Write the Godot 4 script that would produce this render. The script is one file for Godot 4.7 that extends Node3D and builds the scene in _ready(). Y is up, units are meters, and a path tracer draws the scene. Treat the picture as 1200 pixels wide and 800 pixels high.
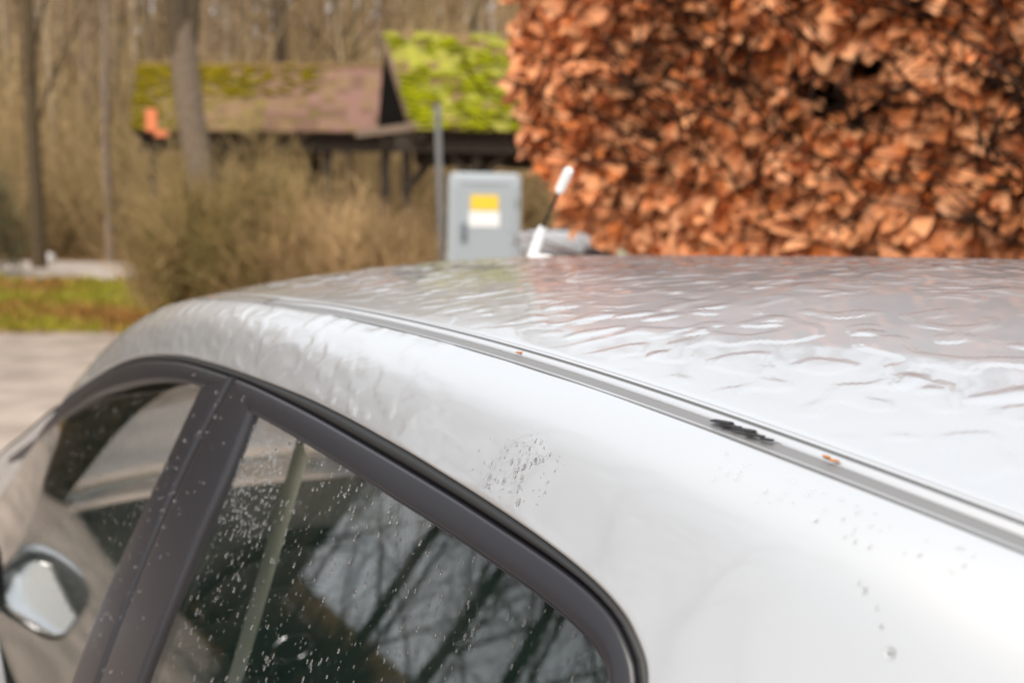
extends Node3D
# ---------------------------------------------------------------- geometry collector
class Geo:
	var v := PackedVector3Array()
	var n := PackedVector3Array()
	var uv := PackedVector2Array()
	var c := PackedColorArray()
	var ix := PackedInt32Array()
	var tint := Color(1, 1, 1)
	func vert(p: Vector3, nn: Vector3, t := Vector2.ZERO) -> int:
		v.append(p); n.append(nn); uv.append(t); c.append(tint)
		return v.size() - 1
	func tri(a: int, b: int, d: int) -> void:          # given counter-clockwise from outside
		ix.append(a); ix.append(d); ix.append(b)
	func quad(a: Vector3, b: Vector3, d: Vector3, e: Vector3) -> void:   # ccw, flat
		var nn := (b - a).cross(d - a).normalized()
		var i := vert(a, nn, Vector2(0, 0)); vert(b, nn, Vector2(1, 0)); vert(d, nn, Vector2(1, 1)); vert(e, nn, Vector2(0, 1))
		tri(i, i + 1, i + 2); tri(i, i + 2, i + 3)
	func box(t: Transform3D, s: Vector3) -> void:      # box of size s centred on t, small chamfer left out
		var h := s * 0.5
		for f in [[Vector3(1, 0, 0), Vector3(0, 1, 0), Vector3(0, 0, 1)], [Vector3(0, 1, 0), Vector3(0, 0, 1), Vector3(1, 0, 0)], [Vector3(0, 0, 1), Vector3(1, 0, 0), Vector3(0, 1, 0)]]:
			for sg in [1.0, -1.0]:
				var a: Vector3 = f[0] * h * sg
				var p: Vector3 = f[1] * h
				var q: Vector3 = f[2] * h * sg
				quad(t * (a - p - q), t * (a + p - q), t * (a + p + q), t * (a - p + q))
	func grid(f: Callable, nu: int, nv: int, flip := false, su := 1.0, sv := 1.0) -> void:   # f(u, v) in 0..1; normal = du x dv unless flip
		var p := PackedVector3Array()
		p.resize((nu + 1) * (nv + 1))
		for i in nu + 1:
			for j in nv + 1:
				p[i * (nv + 1) + j] = f.call(float(i) / nu, float(j) / nv)
		var b := v.size()
		for i in nu + 1:
			for j in nv + 1:
				var i0 := maxi(i - 1, 0); var i1 := mini(i + 1, nu)
				var j0 := maxi(j - 1, 0); var j1 := mini(j + 1, nv)
				var nn := (p[i1 * (nv + 1) + j] - p[i0 * (nv + 1) + j]).cross(p[i * (nv + 1) + j1] - p[i * (nv + 1) + j0])
				nn = nn.normalized() if nn.length_squared() > 1e-20 else Vector3.UP
				vert(p[i * (nv + 1) + j], -nn if flip else nn, Vector2(su * i / nu, sv * j / nv))
		for i in nu:
			for j in nv:
				var q := b + i * (nv + 1) + j
				var r := q + nv + 1
				if flip:
					tri(q, r + 1, r); tri(q, q + 1, r + 1)
				else:
					tri(q, r, r + 1); tri(q, r + 1, q + 1)
	func tube(path: PackedVector3Array, rad: PackedFloat32Array, k := 6, caps := true) -> void:
		var b := v.size()
		var side := Vector3.ZERO
		for i in path.size():
			var d := (path[mini(i + 1, path.size() - 1)] - path[maxi(i - 1, 0)]).normalized()
			if side == Vector3.ZERO:
				side = d.cross(Vector3.UP if absf(d.y) < 0.9 else Vector3.RIGHT).normalized()
			side = (side - d * side.dot(d)).normalized()
			var up := d.cross(side)
			for j in k + 1:
				var a := TAU * j / k
				var o := side * cos(a) + up * sin(a)
				vert(path[i] + o * rad[i], o, Vector2(float(j) / k, i))
		for i in path.size() - 1:
			for j in k:
				var q := b + i * (k + 1) + j
				tri(q, q + 1, q + k + 2); tri(q, q + k + 2, q + k + 1)
		if caps:
			for e in [0, path.size() - 1]:
				var d := (path[1] - path[0]).normalized() * -1.0 if e == 0 else (path[e] - path[e - 1]).normalized()
				var m := vert(path[e], d)
				for j in k:
					var q := vert(v[b + e * (k + 1) + j], d)
					var r := vert(v[b + e * (k + 1) + j + 1], d)
					if e == 0: tri(m, r, q)
					else: tri(m, q, r)
	func blob(t: Transform3D, s: Vector3, nu := 16, nv := 10, pw := 1.0) -> void:   # superellipsoid of half-size s
		var f := func(u: float, w: float) -> Vector3:
			var a := -TAU * u
			var b := PI * (w - 0.5)
			var q := func(x: float) -> float: return signf(x) * pow(absf(x), pw)
			return t * (Vector3(q.call(cos(b)) * q.call(cos(a)), q.call(sin(b)), q.call(cos(b)) * q.call(sin(a))) * s)
		grid(f, nu, nv)
	func mesh() -> ArrayMesh:
		var a := []
		a.resize(Mesh.ARRAY_MAX)
		a[Mesh.ARRAY_VERTEX] = v; a[Mesh.ARRAY_NORMAL] = n; a[Mesh.ARRAY_TEX_UV] = uv; a[Mesh.ARRAY_COLOR] = c; a[Mesh.ARRAY_INDEX] = ix
		var m := ArrayMesh.new()
		m.add_surface_from_arrays(Mesh.PRIMITIVE_TRIANGLES, a)
		return m

var rng := RandomNumberGenerator.new()
var used := {}
var M := {}

func numbered(called: String) -> String:
	used[called] = used.get(called, -1) + 1
	return called if used[called] == 0 else "%s_%03d" % [called, used[called]]

func part(called: String, g: Variant, m: Material, parent: Node3D) -> MeshInstance3D:
	var o := MeshInstance3D.new()
	o.name = called
	if g is Geo: o.mesh = g.mesh()
	else: o.mesh = g
	o.material_override = m
	var k := 0
	while parent.has_node(NodePath(o.name)):
		k += 1
		o.name = "%s_%03d" % [called, k]
	parent.add_child(o, true)
	return o

func tag(o: Node, label: String, category: String, group := "", kind := "") -> Node:
	o.set_meta("label", label)
	if category: o.set_meta("category", category)
	if group: o.set_meta("group", group)
	if kind: o.set_meta("kind", kind)
	return o

func thing(called: String, label: String, category: String, at := Vector3.ZERO, turn := 0.0, group := "") -> Node3D:
	var o := Node3D.new()
	o.name = numbered(called)
	add_child(o)
	o.position = at
	o.rotation.y = turn
	tag(o, label, category, group)
	return o

func lone(called: String, g: Variant, m: Material, label: String, category: String, group := "", kind := "") -> MeshInstance3D:
	var o := part(numbered(called), g, m, self)
	tag(o, label, category, group, kind)
	return o

func scatter(called: String, m: Mesh, mt: Material, xf: Array, cols: Array, parent: Node3D = self) -> MultiMeshInstance3D:
	var mm := MultiMesh.new()
	mm.transform_format = MultiMesh.TRANSFORM_3D
	mm.use_colors = cols.size() > 0
	mm.mesh = m
	mm.instance_count = xf.size()
	for i in xf.size():
		mm.set_instance_transform(i, xf[i])
		if cols.size(): mm.set_instance_color(i, cols[i])
	var o := MultiMeshInstance3D.new()
	o.name = numbered(called) if parent == self else called
	o.multimesh = mm
	o.material_override = mt
	o.set_meta("kind", "stuff")
	parent.add_child(o, true)
	return o

# ---------------------------------------------------------------- materials
func lin(r: float, g: float, b: float) -> Color:
	return Color(r, g, b).linear_to_srgb()

func mat(c: Color, rough := 0.7, metal := 0.0) -> StandardMaterial3D:
	var m := StandardMaterial3D.new()
	m.albedo_color = c
	m.roughness = rough
	m.metallic = metal
	return m

func noise_tex(size: int, freq: float, oct: int, sd: int, lo: Color, hi: Color, contrast := 1.0) -> ImageTexture:
	var fn := FastNoiseLite.new()
	fn.seed = sd; fn.frequency = freq; fn.fractal_octaves = oct
	fn.noise_type = FastNoiseLite.TYPE_SIMPLEX_SMOOTH
	var src := fn.get_seamless_image(size, size)
	var im := Image.create(size, size, false, Image.FORMAT_RGB8)
	for y in size:
		for x in size:
			var t := clampf((src.get_pixel(x, y).r - 0.5) * contrast + 0.5, 0, 1)
			im.set_pixel(x, y, lo.lerp(hi, t))
	return ImageTexture.create_from_image(im)

func textured(m: StandardMaterial3D, t: Texture2D, scale: Vector3, bump := 0.0, bt: Texture2D = null) -> StandardMaterial3D:
	m.albedo_texture = t
	m.uv1_triplanar = true
	m.uv1_world_triplanar = true
	m.uv1_scale = scale
	if bump > 0.0:
		m.heightmap_enabled = true
		m.heightmap_texture = bt if bt else t
		m.heightmap_scale = bump
	return m

func tinted(rough := 0.7, metal := 0.0) -> StandardMaterial3D:
	var m := mat(Color.WHITE, rough, metal)
	m.vertex_color_use_as_albedo = true
	return m

func pane(c: Color, a: float) -> StandardMaterial3D:
	var m := mat(Color(c.r, c.g, c.b, a), 0.0)
	m.transparency = BaseMaterial3D.TRANSPARENCY_ALPHA
	return m

# ---------------------------------------------------------------- the car's curves: x forward, y to its left, z up
const KX := [-1.3, -0.9, -0.5, 0.0, 0.4, 0.65, 0.9, 1.15]
const KZ := [1.362, 1.419, 1.455, 1.46, 1.432, 1.376, 1.265, 1.115]
const KY := [0.49, 0.52, 0.54, 0.555, 0.56, 0.57, 0.6, 0.64]
const RY := 0.065
const RZ := 0.071
var cz := []
var cy := []

func spline(k: Array, val: Array) -> Array:           # natural cubic spline: second-derivative halves
	var n := k.size()
	var cp := []; var dp := []
	cp.resize(n); dp.resize(n); cp.fill(0.0); dp.fill(0.0)
	for i in range(1, n - 1):
		var h0: float = k[i] - k[i - 1]
		var h1: float = k[i + 1] - k[i]
		var rhs: float = 3.0 * ((val[i + 1] - val[i]) / h1 - (val[i] - val[i - 1]) / h0)
		var m: float = 2.0 * (h0 + h1) - h0 * cp[i - 1]
		cp[i] = h1 / m
		dp[i] = (rhs - h0 * dp[i - 1]) / m
	var c := []
	c.resize(n); c.fill(0.0)
	for i in range(n - 2, 0, -1):
		c[i] = dp[i] - cp[i] * c[i + 1]
	return c

func seval(x: float, k: Array, val: Array, c: Array) -> float:
	var n := k.size()
	var i := 0
	while i < n - 2 and x > k[i + 1]: i += 1
	var h: float = k[i + 1] - k[i]
	var d: float = x - k[i]
	if d < 0.0:
		return val[0] + ((val[1] - val[0]) / h - h * c[1] / 3.0) * d
	return val[i] + ((val[i + 1] - val[i]) / h - h * (2.0 * c[i] + c[i + 1]) / 3.0) * d + c[i] * d * d + (c[i + 1] - c[i]) / (3.0 * h) * d * d * d

func zd(x: float) -> float: return seval(x, KX, KZ, cz)
func yd(x: float) -> float: return seval(x, KX, KY, cy)

func P(x: float, y: float, z: float) -> Vector3: return Vector3(-y, z, -x)

func car_y(x: float, z: float) -> float:
	var h := zd(x) - RZ - z
	var yr := yd(x) + RY
	if h >= 0.0:
		var y := yr + 0.386 * h - 0.03 * h * h
		if z < 0.89: # below the belt the doors turn upright and then tuck in
			var w := 0.89 - z
			y -= 0.33 * w - 0.22 * w + 0.45 * w * w - 0.03 * smoothstep(0.0, 0.05, w)
		return minf(y, 0.845)
	var u := minf(-h / (RZ - 0.004), 1.0)
	return yr - 0.047 * (0.55 * u + 0.45 * pow(u, 5.0))

func skin(x: float, z: float, inset := 0.0, sg := 1.0) -> Vector3:
	var y := car_y(x, z)
	if inset != 0.0:
		var dy := (car_y(x, z + 0.004) - car_y(x, z - 0.004)) / 0.008
		var l := sqrt(1.0 + dy * dy)
		return P(x, sg * (y - inset / l), z + inset * dy / l)
	return P(x, sg * y, z)

func bake(pts: Array, n: int) -> PackedVector2Array:
	var c := Curve2D.new()
	c.bake_interval = 0.004
	for i in pts.size():
		var p := Vector2(pts[i][0], pts[i][1])
		var a := Vector2(pts[maxi(i - 1, 0)][0], pts[maxi(i - 1, 0)][1])
		var b := Vector2(pts[mini(i + 1, pts.size() - 1)][0], pts[mini(i + 1, pts.size() - 1)][1])
		var t := (b - a).normalized()
		c.add_point(p, -t * p.distance_to(a) * 0.33, t * p.distance_to(b) * 0.33)
	var out := PackedVector2Array()
	for i in n + 1:
		out.append(c.sample_baked(c.get_baked_length() * i / n, true))
	return out

# a band of sheet between two baked outlines, with its cross profile as [share, inset] steps
func band(a: PackedVector2Array, b: PackedVector2Array, prof: Array, sg: float) -> Geo:
	var g := Geo.new()
	var n := a.size() - 1
	var f := func(u: float, w: float) -> Vector3:
		var i := int(round(u * n))
		var k: Array = prof[int(round(w * (prof.size() - 1)))]
		var p := a[i].lerp(b[i], k[0])
		return skin(p.x, p.y, k[1], sg)
	g.grid(f, n, prof.size() - 1, sg < 0.0)
	return g

func crown(x: float) -> float: return minf(0.046 + 0.06 * (x - 0.05) * (x - 0.05), 0.064)

func _ready() -> void:
	rng.seed = 7
	cz = spline(KX, KZ)
	cy = spline(KX, KY)
	# ------------------------------------------------------------ camera, sky, sun, exposure
	var cam := Camera3D.new()
	cam.name = "camera"
	var att := CameraAttributesPhysical.new()
	att.frustum_focal_length = 40.34
	att.frustum_focus_distance = 0.72
	att.exposure_aperture = 6.3
	att.frustum_near = 0.02
	att.frustum_far = 900.0
	cam.attributes = att
	add_child(cam)
	cam.position = Vector3(0, 1.5448, 0)
	cam.rotation = Vector3(-0.1039, 0, 0.0201)
	cam.current = true
	var we := WorldEnvironment.new()
	we.name = "environment"
	var env := Environment.new()
	env.background_mode = Environment.BG_SKY
	var sm := ProceduralSkyMaterial.new()
	sm.sky_top_color = lin(0.74, 0.78, 0.83)
	sm.sky_horizon_color = lin(0.95, 0.98, 1.02)
	sm.sky_curve = 0.2
	sm.ground_horizon_color = lin(0.3, 0.27, 0.22)
	sm.ground_bottom_color = lin(0.25, 0.22, 0.18)
	sm.sun_angle_max = 1.0
	var fn := FastNoiseLite.new()
	fn.seed = 3; fn.frequency = 0.012; fn.fractal_octaves = 5
	var ci := fn.get_seamless_image(512, 256)
	var cover := Image.create(512, 256, false, Image.FORMAT_RGBA8)
	for y in 256:
		for x in 512:
			var t := smoothstep(0.35, 0.75, ci.get_pixel(x, y).r)
			cover.set_pixel(x, y, Color(0.40, 0.42, 0.45, 0.42 * t))
	sm.sky_cover = ImageTexture.create_from_image(cover)
	env.sky = Sky.new()
	env.sky.sky_material = sm
	env.tonemap_mode = Environment.TONE_MAPPER_LINEAR
	env.tonemap_exposure = 1.55
	env.background_energy_multiplier = 1.0
	env.sdfgi_enabled = true
	env.ssao_enabled = true
	env.ssil_enabled = true
	we.environment = env
	add_child(we)
	var sun := DirectionalLight3D.new()
	sun.name = "sun"
	sun.light_energy = 0.8
	sun.light_color = Color(1.0, 0.975, 0.94)
	sun.light_angular_distance = 45.0
	sun.shadow_enabled = true
	sun.rotation = Vector3(deg_to_rad(-52), deg_to_rad(-28), 0)
	add_child(sun)
	materials()
	ground()
	pavilion()
	shed()
	woodland()
	shrubs()
	cabinet()
	hedge()
	car()

func matt(m: StandardMaterial3D, v := 0.15) -> void:
	m.metallic_specular = v

func materials() -> void:
	var paint := mat(lin(0.55, 0.56, 0.575), 0.38, 0.68)
	paint.clearcoat_enabled = true
	paint.clearcoat = 1.0
	paint.clearcoat_roughness = 0.05
	M.paint = paint
	M.frame = mat(lin(0.012, 0.0115, 0.0155), 0.36)
	M.frame.clearcoat_enabled = true
	M.frame.clearcoat = 0.15
	M.frame.clearcoat_roughness = 0.25
	M.rubber = mat(lin(0.012, 0.012, 0.013), 0.55)
	M.glass = pane(lin(0.02, 0.05, 0.04), 0.10)
	M.glass2 = pane(lin(0.05, 0.10, 0.085), 0.14)
	M.water = mat(Color(1, 1, 1, 0.0), 0.0)
	M.water.refraction_enabled = true
	M.water.refraction_scale = 0.033
	M.bright = mat(lin(0.72, 0.72, 0.73), 0.18, 0.9)
	M.moulding = mat(lin(0.60, 0.60, 0.61), 0.3, 0.75)
	M.strip = mat(lin(0.17, 0.17, 0.175), 0.55, 0.1)
	M.groove = mat(lin(0.10, 0.10, 0.103), 0.5, 0.1)
	M.chrome = mat(lin(0.85, 0.86, 0.86), 0.06, 1.0)
	M.white = mat(lin(0.8, 0.8, 0.79), 0.35)
	M.dark = mat(lin(0.02, 0.019, 0.018), 0.6)
	M.trim = mat(lin(0.05, 0.047, 0.043), 0.75)
	M.pillar_trim = mat(lin(0.07, 0.05, 0.035), 0.85)
	M.seat = mat(lin(0.035, 0.033, 0.032), 0.9)
	M.liner = mat(lin(0.32, 0.32, 0.30), 0.9)
	M.belt = mat(lin(0.80, 0.84, 0.68), 0.75)
	M.tyre = mat(lin(0.02, 0.02, 0.02), 0.85)
	var gt := noise_tex(1024, 0.012, 6, 11, lin(0.23, 0.19, 0.16), lin(0.40, 0.33, 0.28), 1.3)
	var gb := noise_tex(256, 0.12, 3, 12, Color.BLACK, Color.WHITE, 1.5)
	M.gravel = textured(mat(Color.WHITE, 0.62), gt, Vector3(0.113, 0.113, 0.113), 0.6, gb)
	M.path = textured(mat(lin(1.0, 0.97, 0.95), 0.9), noise_tex(256, 0.03, 4, 13, lin(0.36, 0.32, 0.29), lin(0.48, 0.43, 0.39)), Vector3(0.4, 0.4, 0.4))
	M.litter = textured(mat(Color.WHITE, 0.95), noise_tex(512, 0.03, 5, 14, lin(0.10, 0.065, 0.03), lin(0.30, 0.18, 0.09), 1.8), Vector3(0.3, 0.3, 0.3), 3.0, gb)
	M.bark = tinted(0.95)
	textured(M.bark, noise_tex(256, 0.04, 4, 15, lin(0.6, 0.6, 0.6), lin(1, 1, 1), 2.0), Vector3(2.5, 0.7, 2.5), 1.5)
	M.twig = tinted(0.9)
	M.grass = tinted(0.8)
	M.leaf = tinted(0.42)
	M.leaf.backlight_enabled = true
	M.leaf.backlight = Color(0.4, 0.34, 0.27)
	M.green = tinted(0.4)
	M.wood = textured(mat(Color.WHITE, 0.85), noise_tex(256, 0.03, 4, 16, lin(0.03, 0.024, 0.02), lin(0.09, 0.07, 0.055), 1.6), Vector3(1.0, 6.0, 1.0))
	M.dark_wood = mat(lin(0.008, 0.007, 0.006), 0.95)
	M.tile = tinted(0.85)
	M.moss = tinted(0.95)
	for k in ["twig", "bark", "grass", "moss", "tile", "wood", "dark_wood", "litter", "path", "gravel", "trim", "seat", "dark"]: matt(M[k])
	M.leaf.metallic_specular = 0.35
	M.grey = mat(lin(0.36, 0.40, 0.43), 0.5)
	M.stone = textured(mat(Color.WHITE, 0.8), noise_tex(256, 0.05, 4, 17, lin(0.25, 0.26, 0.28), lin(0.45, 0.46, 0.48)), Vector3(2, 2, 2), 0.4)

# ---------------------------------------------------------------- ground
func land(x: float, d: float) -> float:                # height of the ground; d is the distance ahead of the camera
	var h := 0.42 * smoothstep(14.6, 19.0, d)
	h += 0.42 * smoothstep(-4.5, -1.0, x) * smoothstep(7.0, 12.0, d)
	h += 1.1 * smoothstep(34.0, 110.0, d) + 0.5 * smoothstep(26, 40, d)
	return h

func ground() -> void:
	var g := Geo.new()
	var f := func(u: float, w: float) -> Vector3:
		var a := u * 2.0 - 1.0
		var b := w * 2.0 - 1.0
		var x := 240.0 * a * a * a + 12.0 * a
		var z := 240.0 * b * b * b + 12.0 * b
		return Vector3(x, land(x, -z) - 0.012, z)
	g.grid(f, 140, 140, true)
	lone("ground", g, M.litter, "brown leaf litter ground of the wood", "", "", "structure")
	var pk := Geo.new()
	var fp := func(u: float, w: float) -> Vector3:
		var x := lerpf(-10.5, 5.0, u)
		var edge := -14.9 - 0.25 * sin(x * 1.3) - 0.18 * sin(x * 3.1) + 5.5 * smoothstep(-4.8, -1.0, x)
		var z := lerpf(14.0, edge, w)
		return Vector3(x, land(x, -z) + 0.004, z)
	pk.grid(fp, 40, 40)
	lone("car_park", pk, M.gravel, "pale wet gravel of the parking place", "", "", "structure")
	var pa := Geo.new()
	var fa := func(u: float, w: float) -> Vector3:
		var x := lerpf(-40.0, 8.0, u)
		var z := lerpf(-19.3, -26.2, w) + 0.2 * sin(x * 0.9)
		return Vector3(x, land(x, -z) + 0.02, z)
	pa.grid(fa, 60, 6)
	lone("path", pa, M.path, "pale gravel path along the edge of the wood", "", "", "structure")
	# grass of the verge
	var b := Geo.new()
	for k in 5:
		var a := k * 1.256
		var o := Vector3(cos(a), 0, sin(a)) * 0.02
		var tip := Vector3(cos(a + 0.4), 0, sin(a + 0.4)) * 0.07 + Vector3(0, 0.11 - 0.012 * k, 0)
		var s := Vector3(-sin(a), 0, cos(a)) * 0.008
		b.quad(o - s, o + s, o.lerp(tip, 0.6) + s * 0.8 + Vector3(0, 0.02, 0), o.lerp(tip, 0.6) - s * 0.8 + Vector3(0, 0.02, 0))
		var i := b.vert(o.lerp(tip, 0.6) - s * 0.8 + Vector3(0, 0.02, 0), Vector3.UP)
		b.vert(o.lerp(tip, 0.6) + s * 0.8 + Vector3(0, 0.02, 0), Vector3.UP)
		b.vert(tip, Vector3.UP)
		b.tri(i, i + 1, i + 2)
	var xs := []; var cs := []
	var pn := FastNoiseLite.new()
	pn.seed = 5; pn.frequency = 0.28
	for i in 15000:
		var x := rng.randf_range(-16.0, -1.0)
		var d := rng.randf_range(14.7, 19.2)
		var k := pn.get_noise_2d(x, d * 2.0)
		if d > 18.4 + k * 2.0 and rng.randf() < 0.85: continue
		if d < 15.2 and rng.randf() < 0.5: continue
		var sc := rng.randf_range(0.7, 1.7)
		xs.append(Transform3D(Basis(Vector3.UP, rng.randf() * TAU).scaled(Vector3(sc, sc * rng.randf_range(0.6, 1.2), sc)), Vector3(x, land(x, d) - 0.012, -d)))
		var c := Color(0.36, 0.34, 0.045).lerp(Color(0.36, 0.19, 0.06), smoothstep(-0.25, 0.3, -k + rng.randf_range(-0.25, 0.25)))
		cs.append(c * rng.randf_range(0.7, 1.25))
	tag(scatter("grass", b.mesh(), M.grass, xs, cs), "yellow-green grass tufts on the verge beside the gravel", "grass", "", "stuff")
	# dead leaves
	var lf := leaf_mesh(0.06, 0.04)
	xs = []; cs = []
	for i in 7000:
		var x := rng.randf_range(-18.0, 3.0)
		var d := rng.randf_range(14.4, 19.3) if i < 4500 else rng.randf_range(25.8, 42.0)
		xs.append(Transform3D(Basis.from_euler(Vector3(rng.randf_range(-0.6, 0.6), rng.randf() * TAU, rng.randf_range(-0.6, 0.6))).scaled(Vector3.ONE * rng.randf_range(0.8, 1.6)), Vector3(x, land(x, d) + 0.02, -d)))
		cs.append(Color(0.32, 0.13, 0.05).lerp(Color(0.42, 0.26, 0.13), rng.randf()))
	tag(scatter("fallen_leaves", lf, M.leaf, xs, cs), "rusty fallen leaves strewn along the verge and wood floor", "leaves", "", "stuff")
	var st := Geo.new()
	var at := Vector3(-10.2, land(-10.2, 25.0), -25.0)
	st.blob(Transform3D(Basis(), at + Vector3(0, 0.1, 0)), Vector3(0.22, 0.16, 0.18), 14, 8, 0.8)
	lone("pale_stone", st, mat(lin(0.62, 0.58, 0.55), 0.85), "single pale stone at the far edge of the gravel path", "stone")

func leaf_mesh(l: float, w: float) -> ArrayMesh:
	var g := Geo.new()
	var f := func(u: float, t: float) -> Vector3:
		var hw := w * 0.5 * pow(sin(PI * clampf(t * 0.94 + 0.04, 0.0, 1.0)), 0.75) * (1.0 - 0.25 * t)
		var s := u * 2.0 - 1.0
		return Vector3(s * hw, absf(s) * hw * 0.28 + 0.12 * l * sin(t * 2.6) + 0.02 * l * sin(t * 16.0) * absf(s), -t * l)
	g.grid(f, 4, 5, true)
	return g.mesh()

# ---------------------------------------------------------------- trees
func limb(g: Geo, from: Vector3, dir: Vector3, length: float, r0: float, r1: float, bend: float, seg: int, k: int) -> PackedVector3Array:
	var path := PackedVector3Array([from])
	var rad := PackedFloat32Array([r0])
	var d := dir.normalized()
	for i in seg:
		d = (d + Vector3(rng.randf_range(-1, 1), rng.randf_range(-0.6, 0.9), rng.randf_range(-1, 1)) * bend).normalized()
		path.append(path[i] + d * length / seg)
		rad.append(lerpf(r0, r1, float(i + 1) / seg))
	g.tube(path, rad, k, false)
	return path

func sprout(g: Geo, path: PackedVector3Array, start: float, count: int, length: float, r: float, depth: int, spread: float, lift: float) -> void:
	for i in count:
		var t := lerpf(start, 0.98, (i + rng.randf()) / count) * (path.size() - 1)
		var j := mini(int(t), path.size() - 2)
		var p := path[j].lerp(path[j + 1], t - j)
		var d := (path[j + 1] - path[j]).normalized()
		var a := rng.randf() * TAU
		var side := d.cross(Vector3(cos(a), 0.2, sin(a))).normalized()
		var dir := (d * (1.0 - spread) + side * spread + Vector3(0, lift, 0)).normalized()
		var ll := length * rng.randf_range(0.6, 1.2) * (1.15 - 0.6 * t / path.size())
		var sub := limb(g, p, dir, ll, r, r * 0.25, 0.22, 4, 4 if depth > 0 else 3)
		if depth > 0:
			sprout(g, sub, 0.25, 4, ll * 0.55, r * 0.45, depth - 1, spread, lift)

func tree_kind(h: float, r: float, crown_from: float, n: int, depth: int, col: Color, lean := 0.03) -> Node3D:
	var o := Node3D.new()
	var g := Geo.new()
	g.tint = col
	var tp := limb(g, Vector3(0, -0.15, 0), Vector3(rng.randf_range(-0.05, 0.05), 1, rng.randf_range(-0.05, 0.05)), h, r, r * 0.22, lean, 10, 9)
	part("trunk", g, M.bark, o)
	var b := Geo.new()
	b.tint = col.lerp(Color(0.20, 0.14, 0.08), 0.4)
	sprout(b, tp, crown_from, n, h * 0.24, r * 0.3, depth, 0.62, 0.25)
	part("branches", b, M.bark, o)
	return o

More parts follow.
